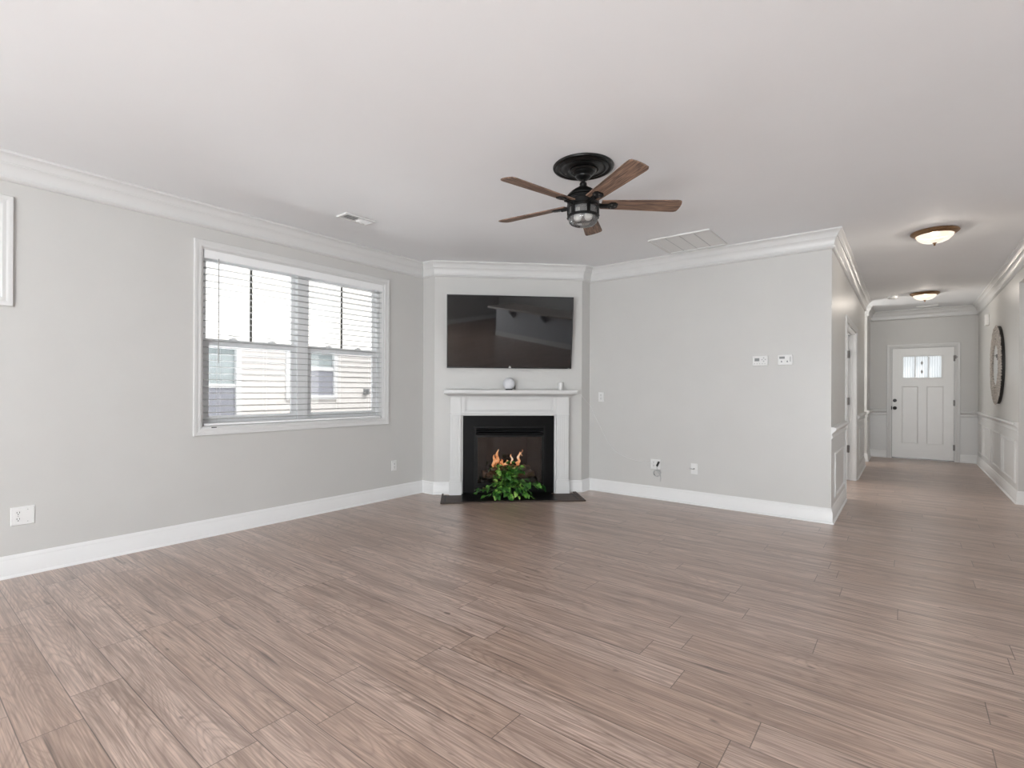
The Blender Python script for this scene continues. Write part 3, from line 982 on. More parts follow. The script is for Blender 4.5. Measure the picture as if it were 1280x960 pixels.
fi = thing('fireplace_insert', 'black gas fireplace with glass front, burning logs and dark stone surround', 'fireplace', tuple(dpt(0)), DR)
m = wall_holes(1.425 - 0.338, 0.930, 0.032, [(0.470 - 0.338, 1.325 - 0.338, 0.105, 0.80)])
m.v = [(p[0] + 0.338, p[1] - 0.034, p[2]) for p in m.v]
m.build('stone_surround', 'granite', fi)
m = rect_frame(MB(), 0.472, 1.323, 0.03, 0.802, 0.022, -0.046, -0.034)
rect_frame(m, 0.486, 1.309, 0.10, 0.700, 0.026, -0.040, 0.02)
m.build('metal_frame', 'black', fi, bevel=0.002)
m = MB()
for zc in (0.716, 0.746, 0.770):
    m.add([(0.494, -0.044, zc - 0.009), (1.301, -0.044, zc - 0.009), (1.301, -0.030, zc + 0.010), (0.494, -0.030, zc + 0.010), (0.494, -0.024, zc + 0.010), (1.301, -0.024, zc + 0.010), (1.301, -0.038, zc - 0.009), (0.494, -0.038, zc - 0.009)],
          [(0, 1, 2, 3), (3, 2, 5, 4), (4, 5, 6, 7), (7, 6, 1, 0), (0, 3, 4, 7), (1, 6, 5, 2)])
m.build('upper_louver', 'bronze', fi)
m = MB()
for zc in (0.058, 0.084):
    m.box(0.494, 1.301, -0.042, -0.030, zc - 0.008, zc + 0.008)
m.build('lower_louver', 'black', fi)
MB().box(0.510, 1.285, -0.012, -0.008, 0.125, 0.676).build('glass_front', 'fireglass', fi)
m = MB()
fx0, fx1, fz = 0.500, 1.300, 0.70
bx0, bx1, by = 0.64, 1.16, 0.40
vs = [(fx0, 0.03, 0.10), (fx1, 0.03, 0.10), (fx1, 0.03, fz), (fx0, 0.03, fz), (bx0, by, 0.10), (bx1, by, 0.10), (bx1, by, fz), (bx0, by, fz)]
vs += [(fx0 - .02, 0.03, 0.08), (fx1 + .02, 0.03, 0.08), (fx1 + .02, 0.03, fz + .02), (fx0 - .02, 0.03, fz + .02), (bx0 - .02, by + .02, 0.08), (bx1 + .02, by + .02, 0.08), (bx1 + .02, by + .02, fz + .02), (bx0 - .02, by + .02, fz + .02)]
fs = [(4, 5, 6, 7), (0, 4, 7, 3), (1, 2, 6, 5), (0, 1, 5, 4), (3, 7, 6, 2)]
fs += [tuple(i + 8 for i in f)[::-1] for f in fs] + [(0, 1, 9, 8), (1, 2, 10, 9), (2, 3, 11, 10), (3, 0, 8, 11)]
m.add(vs, fs)
m.build('firebox', 'firebrick', fi)
rnd = random.Random(5)


def log_mesh(p0, p1, r):
    m = MB()
    p0, p1 = Vector(p0), Vector(p1)
    d = (p1 - p0)
    side = d.cross(Vector((0, 0, 1))).normalized()
    pts = [p0 + d * t + side * 0.012 * math.sin(7 * t + r * 90) + Vector((0, 0, 0.010 * math.sin(5 * t + r * 40))) for t in [i / 9 for i in range(10)]]
    m.tube(pts, r, 12)
    m.v = [tuple(Vector(p) + Vector((rnd.uniform(-1, 1), rnd.uniform(-1, 1), rnd.uniform(-1, 1))) * r * 0.12) for p in m.v]
    return m


for p0, p1, r in (((0.58, 0.16, 0.19), (1.19, 0.22, 0.20), 0.045), ((0.62, 0.09, 0.185), (1.00, 0.07, 0.20), 0.036), ((0.88, 0.06, 0.19), (1.21, 0.13, 0.205), 0.035),
                  ((0.70, 0.20, 0.235), (0.88, 0.08, 0.30), 0.030), ((0.86, 0.09, 0.285), (1.16, 0.21, 0.275), 0.032), ((0.96, 0.20, 0.26), (1.10, 0.10, 0.31), 0.026)):
    log_mesh(p0, p1, r).build('log', 'log', fi, smooth=60)
MB().box(0.56, 1.24, 0.05, 0.26, 0.10, 0.145).build('burner_tray', 'black', fi, bevel=0.004)


def flame(x, y, z, h, w, lean):
    m = MB()
    prof = []
    n = 12
    vs, fs, seg = [], [], 12
    for i in range(n + 1):
        t = i / n
        r = w * (0.30 + 1.1 * t) * (1 - t) ** 0.9 * 1.6 if t > 0 else w * 0.25
        r = max(r, 0.0006)
        cxx = x + lean * t * t + 0.010 * math.sin(9 * t + x * 31)
        for k in range(seg):
            a = 2 * PI * k / seg
            vs.append((cxx + r * math.cos(a), y + 0.5 * r * math.sin(a), z + h * t))
    for i in range(n):
        for k in range(seg):
            l = (k + 1) % seg
            fs.append((i * seg + k, i * seg + l, (i + 1) * seg + l, (i + 1) * seg + k))
    fs += [tuple(range(seg))[::-1], tuple(n * seg + k for k in range(seg))]
    return m.add(vs, fs)


for f in ((0.715, 0.12, 0.29, 0.16, 0.030, 0.012), (0.755, 0.125, 0.29, 0.225, 0.028, 0.012), (0.82, 0.11, 0.31, 0.085, 0.030, -0.02), (0.865, 0.10, 0.31, 0.075, 0.034, 0.02), (0.935, 0.13, 0.33, 0.125, 0.018, -0.006), (1.02, 0.125, 0.335, 0.150, 0.023, 0.008), (1.00, 0.11, 0.31, 0.07, 0.030, 0.02), (1.055, 0.15, 0.42, 0.09, 0.007, 0.014)):
    flame(*f).build('flame', flame_mat() if 'flame' not in M else M['flame'], fi, smooth=60)
    if 'flame' not in M:
        M['flame'] = bpy.data.materials['gas_flame']
fl = bpy.data.lights.new('fire_glow', 'POINT')
fl.energy, fl.color, fl.shadow_soft_size = 0.9, (1.0, 0.45, 0.18), 0.06
flo = bpy.data.objects.new('fire_glow', fl)
C.objects.link(flo)
flo.parent = fi
flo.location = (0.90, 0.10, 0.47)

he = thing('hearth', 'flush hearth of black stone with dark wood ends in front of the fireplace', 'hearth', tuple(dpt(0)), DR)
MB().box(0.315, 1.385, -0.475, -0.03, 0.0, 0.014).build('stone_slab', 'granite', he, bevel=0.002)
MB().box(0.115, 0.315, -0.475, -0.13, 0.0, 0.010).build('wood_end', 'hearthwood', he)
MB().box(1.385, 1.660, -0.475, -0.13, 0.0, 0.010).build('wood_end', 'hearthwood', he)
m = MB().box(0.095, 1.70, -0.520, -0.475, 0.0, 0.012)
m.box(0.095, 0.115, -0.475, 0.0, 0.0, 0.012).box(1.660, 1.700, -0.475, -0.03, 0.0, 0.012)
m.build('border_strip', 'hearthwood', he, bevel=0.002)
MB().box(0.135, 0.150, -0.472, -0.13, 0.010, 0.0115).build('inlay_line', 'slot', he)
MB().box(1.615, 1.632, -0.472, -0.13, 0.010, 0.0115).build('inlay_line', 'slot', he)

# ------------------------------------------------------------------ television
TV = thing('television', 'large black flat television tilted down above the mantel, screen off', 'television', tuple(dpt(0.888) + Vector((0, 0, 1.490))), DR)
tilt = math.atan2(0.125, 0.84)
TT = Matrix.Rotation(tilt, 4, 'X')


def tvp(m, name, mm, **kw):
    m.v = [tuple(TT @ Vector((p[0], p[1], p[2])) + Vector((0, -0.045, 0))) for p in m.v]
    return m.build(name, mm, TV, **kw)


tvp(MB().box(-0.742, 0.742, 0.004, 0.030, 0.0, 0.850), 'back_case', 'bezel', bevel=0.004)
tvp(rect_frame(MB(), -0.742, 0.742, 0.0, 0.850, 0.008, -0.003, 0.006), 'bezel', 'bezel', bevel=0.001)
tvp(MB().box(-0.735, 0.735, -0.0005, 0.004, 0.014, 0.843), 'screen', 'screen')
m = MB().box(-0.735, 0.735, -0.002, 0.004, 0.007, 0.014)
tvp(m, 'lower_trim', 'bezel')
m = MB().lathe([(0.0, -0.006), (0.011, -0.006), (0.012, -0.003), (0.012, 0.0)], 20, 'y', (0, 0, 0.016))
m.box(-0.017, 0.017, -0.005, 0.0, 0.004, 0.009)
tvp(m, 'logo_badge', 'logo')
tvp(MB().box(0.700, 0.722, -0.0035, -0.001, 0.006, 0.010), 'status_mark', 'lightgrey')
m = MB().box(-0.20, 0.20, -0.012, 0.0, 0.25, 0.55).box(-0.18, -0.14, -0.07, -0.01, 0.36, 0.60).box(0.14, 0.18, -0.07, -0.01, 0.36, 0.60)
m.build('wall_bracket', 'black', TV)

# ------------------------------------------------------------------ things on the mantel
p = dpt(0.872, 0.12)
sp = thing('smart_speaker', 'white round speaker ball with dark foot on the mantel', 'speaker', (p.x, p.y, ZS), DR)
MB().sphere((0, 0, 0.074), 0.071, 28, 18, (1, 1, 0.98)).build('body', 'fabric', sp, smooth=60)
MB().lathe([(0.0, 0.0), (0.034, 0.0), (0.040, 0.003), (0.043, 0.011), (0.036, 0.014), (0.0, 0.014)], 28).build('foot', 'slot', sp, smooth=40)
MB().tube([(0.050, 0.03, 0.022), (0.072, 0.04, 0.014), (0.080, 0.05, 0.040), (0.074, 0.06, 0.085), (0.070, 0.075, 0.05), (0.085, 0.085, 0.006)], 0.0035, 8).build('cable', 'slot', sp, smooth=40)
p = dpt(1.487, 0.11)
cd = thing('candle', 'small white pillar candle at the right end of the mantel', 'candle', (p.x, p.y, ZS), DR)
MB().lathe([(0.0, 0.0), (0.026, 0.0), (0.028, 0.004), (0.028, 0.088), (0.025, 0.093), (0.010, 0.090), (0.0, 0.089)], 24).build('wax', 'plastic', cd, smooth=40)
MB().tube([(0, 0, 0.086), (0.001, 0, 0.094)], 0.0012, 6).build('wick', 'slot', cd)
# white cord drooping from behind the mantel to the wall
p0 = dpt(1.655, 0.06)
pts = [p0 + Vector((0, 0, 1.185))]
ctrl = [(p0.x, p0.y, 1.188), (1.475, 5.318, 1.186), (1.484, 5.36, 1.150), (1.492, 5.535, 1.040), (1.540, 5.540, 0.940), (1.604, 5.541, 0.828), (1.680, 5.541, 0.697), (1.75, 5.541, 0.590), (1.86, 5.541, 0.490), (2.06, 5.540, 0.425), (2.26, 5.535, 0.408), (2.302, 5.530, 0.395)]


def smooth_path(ps, n=6):
    ps = [Vector(q) for q in ps]
    out = []
    for i in range(len(ps) - 1):
        a, b, c, d = ps[max(i - 1, 0)], ps[i], ps[i + 1], ps[min(i + 2, len(ps) - 1)]
        for k in range(n):
            t = k / n
            out.append(0.5 * ((2 * b) + (c - a) * t + (2 * a - 5 * b + 4 * c - d) * t * t + (3 * b - a - 3 * c + d) * t ** 3))
    out.append(ps[-1])
    return out


tag(MB().tube(smooth_path(ctrl), 0.0032, 8).build('charging_cable', 'cord', smooth=40), 'thin white cable drooping from the mantel end across the wall', 'cable')


# ------------------------------------------------------------------ plates, outlets, thermostats
def plate_body(m, w, h, t=0.006):
    m.add([(-w / 2, 0, 0), (w / 2, 0, 0), (w / 2, 0, h), (-w / 2, 0, h), (-w / 2 + .004, -t, .004), (w / 2 - .004, -t, .004), (w / 2 - .004, -t, h - .004), (-w / 2 + .004, -t, h - .004)],
          [(3, 2, 1, 0), (4, 5, 6, 7), (0, 1, 5, 4), (1, 2, 6, 5), (2, 3, 7, 6), (3, 0, 4, 7)])
    return m


def outlet(label, loc, rz, gangs, kinds, grp=None, name='wall_outlet', cat='outlet', h=0.118):
    t = thing(name, label, cat, loc, rz, grp)
    w = 0.074 + 0.046 * (gangs - 1)
    plate_body(MB(), w, h).build('plate', 'plastic', t, bevel=0.0015)
    for i, kd in enumerate(kinds):
        cx = (i - (gangs - 1) / 2) * 0.046
        if kd == 'duplex':
            for zc in (h * 0.33, h * 0.67):
                m = MB().lathe([(0.0, -0.0085), (0.0155, -0.0085), (0.0165, -0.0065), (0.0165, -0.004)], 20, 'y', (cx, 0, zc))
                q = m.build('receptacle', 'plastic', t, smooth=40)
                m = MB().box(cx - 0.0075, cx - 0.005, -0.0092, -0.008, zc - 0.001, zc + 0.009).box(cx + 0.005, cx + 0.0075, -0.0092, -0.008, zc - 0.001, zc + 0.009)
                m.lathe([(0.0, -0.0092), (0.003, -0.0092), (0.003, -0.008)], 10, 'y', (cx, 0, zc - 0.008))
                m.build('slot', 'slot', q)
            MB().lathe([(0.0, -0.0078), (0.003, -0.0075), (0.0035, -0.005)], 10, 'y', (cx, 0, h / 2)).build('screw', 'lightgrey', t)
        elif kd == 'switch':
            MB().box(cx - 0.0165, cx + 0.0165, -0.0085, -0.005, h / 2 - 0.034, h / 2 + 0.034).build('rocker', 'plastic', t, bevel=0.002)
        elif kd == 'coax':
            m = MB().lathe([(0.0, -0.014), (0.0045, -0.014), (0.0045, -0.008), (0.0075, -0.008), (0.0075, -0.004)], 12, 'y', (cx, 0, h * 0.5))
            m.build('coax_jack', 'hinge', t)
        elif kd == 'blank':
            for zc in (h * 0.18, h * 0.82):
                MB().lathe([(0.0, -0.0078), (0.003, -0.0075), (0.0035, -0.005)], 10, 'y', (cx, 0, zc)).build('screw', 'lightgrey', t)
    return t


outlet('square white double wall plate low on the left wall near the frame edge', (0, 0.636, 0.330), R90, 2, ('duplex', 'blank'), h=0.122)
outlet('single white outlet on the left wall below the twin window', (0, 3.692, 0.310), R90, 1, ('duplex',))
outlet('white wall plate high beside the mantel, above the drooping cord', (1.635, Y1, 1.094), 0, 1, ('duplex',))
o2 = outlet('double white outlet low on the thermostat wall with a black plug and coiled cords', (2.333, Y1, 0.338), 0, 2, ('duplex', 'duplex'))
o3 = outlet('single white cable plate low on the thermostat wall, right of the double outlet', (2.768, Y1, 0.328), 0, 1, ('coax',))
outlet('light switch plate on the hall wall left of the front door', (X2, 11.35, 1.10), R90, 1, ('switch',), name='light_switch', cat='light switch')

pl = thing('power_adapter', 'black plug with grey coiled cord hanging from the double outlet', 'power adapter', (2.352, Y1 - 0.009, 0.405), 0)
MB().add([(-0.006, 0, -0.024), (0.012, 0, -0.030), (0.034, 0, 0.022), (0.018, 0, 0.028), (-0.006, -0.022, -0.024), (0.012, -0.022, -0.030), (0.034, -0.022, 0.022), (0.018, -0.022, 0.028)],
         [(3, 2, 1, 0), (4, 5, 6, 7), (0, 1, 5, 4), (1, 2, 6, 5), (2, 3, 7, 6), (3, 0, 4, 7)]).build('plug', 'slot', pl, bevel=0.002)
pts = [(0.002, -0.012, -0.026), (0.012, -0.03, -0.05), (0.03, -0.03, -0.075)]
for i in range(34):
    a = i * 0.62
    pts.append((0.012 + 0.040 * math.cos(a) + 0.003 * math.sin(i), -0.018 - 0.0009 * i, -0.105 + 0.034 * math.sin(a) + 0.004 * math.cos(2.3 * i)))
pts += [(0.052, -0.03, -0.13), (0.050, -0.02, -0.16), (0.046, -0.012, -0.195)]
MB().tube(smooth_path(pts, 3), 0.0032, 7).build('coiled_cord', 'lightgrey', pl, smooth=40)
cx_ = thing('coax_cable', 'short grey cable end sticking out of the single cable plate', 'cable', (2.768, Y1 - 0.012, 0.328 + 0.059), 0)
MB().tube(smooth_path([(0, -0.002, 0), (0.002, -0.03, 0.002), (-0.016, -0.048, 0.006), (-0.032, -0.052, 0.012)], 5), 0.0055, 8).build('cable', 'lightgrey', cx_, smooth=40)
MB().lathe([(0.0, -0.020), (0.0065, -0.020), (0.0072, 0.0), (0.0, 0.0)], 10, 'y', (0, 0, 0)).build('connector', 'hinge', cx_)


def thermostat(label, loc, kind):
    t = thing('thermostat', label, 'thermostat', loc, 0, 'thermostats')
    w, h = (0.142, 0.100) if kind == 'pad' else (0.128, 0.100)
    MB().box(-w / 2, w / 2, -0.028, 0, 0, h).build('housing', 'plastic', t, bevel=0.005)
    if kind == 'pad':
        MB().box(-w / 2 + 0.022, -w / 2 + 0.066, -0.0292, -0.027, 0.045, 0.075).build('display', 'grey', t)
        for dx, dz in ((0, 0.016), (0, -0.016), (-0.015, 0), (0.015, 0)):
            MB().box(0.034 + dx - 0.006, 0.034 + dx + 0.006, -0.0300, -0.027, 0.060 + dz - 0.006, 0.060 + dz + 0.006).build('button', 'lightgrey', t, bevel=0.001)
        for i in range(5):
            MB().box(-0.055 + i * 0.024, -0.045 + i * 0.024, -0.0296, -0.027, 0.016, 0.023).build('button', 'lightgrey', t)
    else:
        MB().box(-w / 2 + 0.014, -w / 2 + 0.062, -0.0292, -0.027, 0.060, 0.082).build('display', 'grey', t)
        for dx in (-0.030, 0.020):
            MB().add([(dx - 0.008, -0.0296, 0.026), (dx + 0.008, -0.0296, 0.026), (dx, -0.0296, 0.046), (dx - 0.008, -0.027, 0.026), (dx + 0.008, -0.027, 0.026), (dx, -0.027, 0.046)],
                     [(0, 1, 2), (5, 4, 3), (0, 3, 4, 1), (1, 4, 5, 2), (2, 5, 3, 0)]).build('button', 'grey', t)
        MB().box(0.040, 0.052, -0.0292, -0.027, 0.030, 0.080).build('side_label', 'lightgrey', t)
    return t


thermostat('left thermostat with a cross shaped key pad and square dark display', (3.424, Y1, 1.490), 'pad')
thermostat('right thermostat, hung slightly higher, with two small arrow buttons', (3.648, Y1, 1.492), 'arrow')

# ------------------------------------------------------------------ ceiling fan
FX, FY, FZ = 2.865, 2.965, 2.487
fan = thing('ceiling_fan', 'black ceiling fan with five weathered wood blades and caged light', 'ceiling fan', (FX, FY, H), 0)


def fz(*prof):
    return [(r, z - H) for r, z in prof]


m = MB().lathe(fz((0.0, H), (0.200, H), (0.204, H - 0.006), (0.200, H - 0.014), (0.186, H - 0.018), (0.178, H - 0.012), (0.168, H - 0.010), (0.160, H - 0.018), (0.148, H - 0.022), (0.138, H - 0.018), (0.110, H - 0.020), (0.100, H - 0.026), (0.092, H - 0.024), (0.0, H - 0.024)), 64)
m.build('medallion', 'bronze', fan, smooth=30)
m = MB().lathe(fz((0.0, H - 0.024), (0.086, H - 0.024), (0.090, H - 0.032), (0.082, H - 0.040), (0.070, H - 0.043), (0.070, H - 0.052), (0.060, H - 0.060), (0.052, H - 0.064), (0.050, H - 0.074), (0.040, H - 0.084), (0.030, H - 0.090), (0.022, H - 0.092), (0.0, H - 0.092)), 48)
m.build('canopy', 'bronze', fan, smooth=30)
m = MB().lathe(fz((0.0, H - 0.09), (0.013, H - 0.09), (0.013, 2.632), (0.022, 2.630), (0.025, 2.618), (0.020, 2.608), (0.034, 2.600), (0.036, 2.592), (0.0, 2.592)), 32)
m.build('downrod', 'bronze', fan, smooth=30)
m = MB().lathe(fz((0.0, 2.594), (0.040, 2.594), (0.060, 2.584), (0.085, 2.566), (0.102, 2.548), (0.108, 2.542), (0.108, 2.534), (0.098, 2.530), (0.100, 2.514), (0.106, 2.510), (0.108, 2.500), (0.108, 2.478), (0.108, 2.472), (0.092, 2.468), (0.0, 2.468)), 48)
m.build('motor_housing', 'bronze', fan, smooth=30)
for i in range(5):
    a = math.radians(-31.5 + 72 * i)
    RB = Matrix.Rotation(a, 4, 'Z') @ Matrix.Translation((0, 0, FZ - H)) @ Matrix.Rotation(math.radians(-12), 4, 'X')
    m = MB()
    m.T = RB
    # paddle bracket
    m.prism_z([(0.085, -0.030), (0.13, -0.016), (0.165, -0.020), (0.185, -0.034), (0.215, -0.034), (0.232, -0.020), (0.232, 0.020), (0.215, 0.034), (0.185, 0.034), (0.165, 0.020), (0.13, 0.016), (0.085, 0.030)], -0.012, -0.004)
    m.box(0.085, 0.165, -0.010, 0.010, -0.022, -0.010)
    arm = m.build('blade_bracket', 'bronze', fan, bevel=0.002)
    m = MB()
    poly = [(0.122, -0.048), (0.62, -0.068), (0.640, -0.066), (0.655, -0.058), (0.662, -0.030), (0.664, 0.0), (0.662, 0.030), (0.655, 0.058), (0.640, 0.066), (0.62, 0.068), (0.122, 0.048)]
    m.prism_z(poly, -0.004, 0.004)
    b = m.build('blade', 'blade', fan, bevel=0.0015)
    b.matrix_local = RB
    m = MB()
    for px, py in ((0.19, -0.018), (0.19, 0.018), (0.215, 0.0)):
        m.lathe([(0.0, -0.0155), (0.005, -0.0145), (0.006, -0.012)], 10, 'z', (px, py, 0))
    m.T = Matrix.Identity(4)
    s_ = m.build('screw', 'hinge', arm)
    s_.matrix_local = RB
# caged light kit
m = MB()
for zt, zb, r in ((2.470, 2.455, 0.103), (2.408, 2.392, 0.106)):
    m.lathe(fz((r - 0.006, zt), (r, zt), (r, zb), (r - 0.006, zb)), 48, closed=True)
for i in range(6):
    a = 2 * PI * i / 6 + 0.35
    mm = MB()
    m.T = Matrix.Rotation(a, 4, 'Z')
    m.box(0.097, 0.107, -0.011, 0.011, 2.395 - H, 2.462 - H)
    m.lathe([(0.0, 0.111), (0.004, 0.110), (0.006, 0.106)], 8, 'x', (0, 0, 2.400 - H))
    m.T = Matrix.Identity(4)
m.build('light_cage', 'bronze', fan)
m = MB().lathe(fz((0.094, 2.468), (0.096, 2.450), (0.098, 2.400), (0.098, 2.380), (0.092, 2.362), (0.078, 2.350), (0.055, 2.343), (0.0, 2.340)), 48)
m.build('glass_jar', 'lampglass', fan, smooth=50)
for k in (-1, 1):
    b = MB().lathe(fz((0.0, 2.468), (0.014, 2.468), (0.014, 2.440), (0.022, 2.425), (0.028, 2.405), (0.024, 2.385), (0.012, 2.375), (0.0, 2.373)), 20, 'z', (0.034 * k, 0.012 * k, 0))
    b.build('bulb', 'plastic', fan, smooth=50)


# ------------------------------------------------------------------ ceiling fittings
def hall_light(label, x, y):
    t = thing('ceiling_light', label, 'ceiling light', (x, y, H), 0, 'hall ceiling lights')
    MB().lathe([(0.0, 0.0), (0.165, 0.0), (0.178, -0.006), (0.182, -0.014), (0.176, -0.022), (0.160, -0.034), (0.148, -0.042), (0.140, -0.040), (0.138, -0.030), (0.0, -0.028)], 48).build('pan', 'brass', t, smooth=30)
    MB().lathe([(0.141, -0.036), (0.138, -0.050), (0.126, -0.070), (0.104, -0.090), (0.072, -0.104), (0.036, -0.111), (0.0, -0.113)], 48).build('glass_bowl', 'dome', t, smooth=60)
    MB().lathe([(0.0, -0.138), (0.006, -0.136), (0.010, -0.128), (0.006, -0.121), (0.016, -0.115), (0.018, -0.110), (0.0, -0.110)], 20).build('finial', 'brass', t, smooth=40)
    ld = bpy.data.lights.new('lamp_bulb', 'POINT')
    ld.energy, ld.color, ld.shadow_soft_size = 21, (1.0, 0.90, 0.79), 0.028
    lo = bpy.data.objects.new('lamp_bulb', ld)
    C.objects.link(lo)
    lo.parent = t
    lo.location = (0, 0, -0.066)
    return t


hall_light('nearer hall ceiling light, glowing glass bowl in bronze pan', 4.785, 6.150)
hall_light('farther hall ceiling light, glowing glass bowl close to the front door', 4.795, 9.900)

sd = thing('smoke_detector', 'small white round smoke detector on the hall ceiling', 'smoke detector', (4.40, 9.98, H), 0)
MB().lathe([(0.0, 0.0), (0.068, 0.0), (0.068, -0.010), (0.062, -0.028), (0.045, -0.040), (0.0, -0.042)], 32).build('housing', 'plastic', sd, smooth=35)
MB().lathe([(0.0, -0.043), (0.010, -0.043), (0.010, -0.040)], 16, 'z', (0.02, 0, 0)).build('test_button', 'lightgrey', sd)


def register(label, name, x, y, w, l, n, split, cat='vent', dividers=0, rz=0.0):
    """ceiling vent, w along local x, l along local y, louvres across"""
    t = thing(name, label, cat, (x, y, H), rz)
    b = 0.022
    m = MB().box(-w / 2, w / 2, -l / 2, -l / 2 + b, -0.014, 0).box(-w / 2, w / 2, l / 2 - b, l / 2, -0.014, 0).box(-w / 2, -w / 2 + b, -l / 2 + b, l / 2 - b, -0.014, 0).box(w / 2 - b, w / 2, -l / 2 + b, l / 2 - b, -0.014, 0)
    m.build('frame', 'plastic', t, bevel=0.002)
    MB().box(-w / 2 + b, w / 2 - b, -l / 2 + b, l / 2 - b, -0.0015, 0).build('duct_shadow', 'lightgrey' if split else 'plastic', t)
    m = MB()
    for i in range(n):
        yc = -l / 2 + b + (l - 2 * b) * (i + 0.5) / n
        dy = 0.0032 * (1 if (not split or yc > 0) else -1)
        p = (l - 2 * b) / n * 0.47
        e = 0.011 if split else 0.004
        m.add([(-w / 2 + b, yc - p, -0.002 - (e if dy < 0 else 0)), (w / 2 - b, yc - p, -0.002 - (e if dy < 0 else 0)), (w / 2 - b, yc + p, -0.002 - (e if dy > 0 else 0)), (-w / 2 + b, yc + p, -0.002 - (e if dy > 0 else 0)),
               (-w / 2 + b, yc - p, -0.001 - (e if dy < 0 else 0)), (w / 2 - b, yc - p, -0.001 - (e if dy < 0 else 0)), (w / 2 - b, yc + p, -0.001 - (e if dy > 0 else 0)), (-w / 2 + b, yc + p, -0.001 - (e if dy > 0 else 0))],
              [(0, 1, 2, 3), (7, 6, 5, 4), (0, 4, 5, 1), (1, 5, 6, 2), (2, 6, 7, 3), (3, 7, 4, 0)])
    m.build('louvers', 'plastic', t)
    for i in range(dividers):
        xx = -w / 2 + b + (w - 2 * b) * (i + 1) / (dividers + 1)
        MB().box(xx - 0.004, xx + 0.004, -l / 2 + b, l / 2 - b, -0.0062, -0.001).build('divider', 'lightgrey', t)
    return t


register('small white supply vent in the ceiling near the twin window', 'ceiling_vent', 0.755, 2.655, 0.15, 0.30, 9, True)
register('large square white return grille in the ceiling above the thermostat wall', 'return_grille', 2.84, 5.105, 0.60, 0.60, 26, False, 'vent', 3)
register('small white vent in the hall ceiling above the front door', 'ceiling_vent', 4.86, 11.44, 0.30, 0.14, 6, True)

# ------------------------------------------------------------------ on the hall's right wall
mi = thing('wall_mirror', 'large round mirror with a wide beaded grey wood frame', 'mirror', (XR, 9.33, 1.60), -R90)
MB().lathe([(0.27, -0.006), (0.27, -0.034), (0.515, -0.034), (0.520, -0.030), (0.520, 0.0), (0.27, 0.0)], 72, 'y', closed=True).build('backing', 'backing', mi, smooth=30)
rnd = random.Random(11)
m = MB()
for ring, (r, n, br) in enumerate(((0.290, 62, 0.017), (0.327, 68, 0.019), (0.366, 76, 0.019), (0.406, 84, 0.020), (0.447, 92, 0.020), (0.488, 100, 0.021), (0.514, 90, 0.016))):
    for i in range(n):
        a = 2 * PI * (i + 0.5 * (ring % 2)) / n
        q = br * rnd.uniform(0.85, 1.15)
        m.sphere(((r + rnd.uniform(-.004, .004)) * math.cos(a), -0.035 - rnd.uniform(0, 0.004), r * math.sin(a)), q, 6, 4, (1, 0.55, 1))
m.build('beaded_frame', 'bead', mi, smooth=60)
MB().lathe([(0.0, -0.036), (0.280, -0.036), (0.280, -0.028), (0.0, -0.028)], 64, 'y').build('mirror_glass', 'mirror', mi)

ch = thing('door_chime', 'small white box on the hall wall above the mirror', 'door chime', (XR, 10.46, 2.245), -R90)
MB().box(-0.075, 0.075, -0.045, 0, 0, 0.165).build('housing', 'plastic', ch, bevel=0.008)
m = MB()
for i in range(5):
    m.box(-0.05, 0.05, -0.0462, -0.044, 0.035 + i * 0.022, 0.041 + i * 0.022)
m.build('grille', 'lightgrey', ch)

# ------------------------------------------------------------------ potted pothos on the hearth
p = dpt(0.862, 0.262)
po = thing('potted_pothos', 'bushy green trailing pothos in a dark pot on the hearth', 'plant', (p.x, p.y, 0.0142), DR)
MB().lathe([(0.0, 0.0), (0.060, 0.0), (0.066, 0.004), (0.082, 0.105), (0.086, 0.115), (0.078, 0.115), (0.072, 0.095), (0.0, 0.095)], 32).build('pot', 'pot', po, smooth=40)
MB().lathe([(0.0, 0.102), (0.04, 0.100), (0.074, 0.096)], 24).build('soil', 'soil', po)
rnd = random.Random(21)
stems, leaves = MB(), MB()


def leaf(m, base, direc, size, roll_):
    d = Vector(direc).normalized()
    sd_ = d.cross(Vector((0, 0, 1)))
    sd_ = sd_.normalized() if sd_.length > 1e-3 else Vector((1, 0, 0))
    sd_ = Matrix.Rotation(roll_, 3, d) @ sd_
    n = sd_.cross(d).normalized()
    L, Wd = size, size * 0.40
    prof = [(-0.06, 0.0), (-0.10, 0.42), (0.02, 0.86), (0.20, 1.0), (0.42, 0.90), (0.64, 0.62), (0.84, 0.28), (1.0, 0.0)]
    vs, mid = [], []
    for t, w in prof:
        drop = -0.22 * L * max(0, t) ** 2
        c = Vector(base) + d * (max(t, 0.0) * L) + n * drop
        e = Vector(base) + d * (t * L) + n * (drop + 0.10 * L * w)
        vs.append((c, e + sd_ * Wd * w, e - sd_ * Wd * w))
    k = [tuple(q) for tr in vs for q in tr]
    fs = []
    for i in range(len(prof) - 1):
        a, b = 3 * i, 3 * i + 3
        fs += [(a, a + 1, b + 1, b), (a, b, b + 2, a + 2)]
    m.add(k, fs)


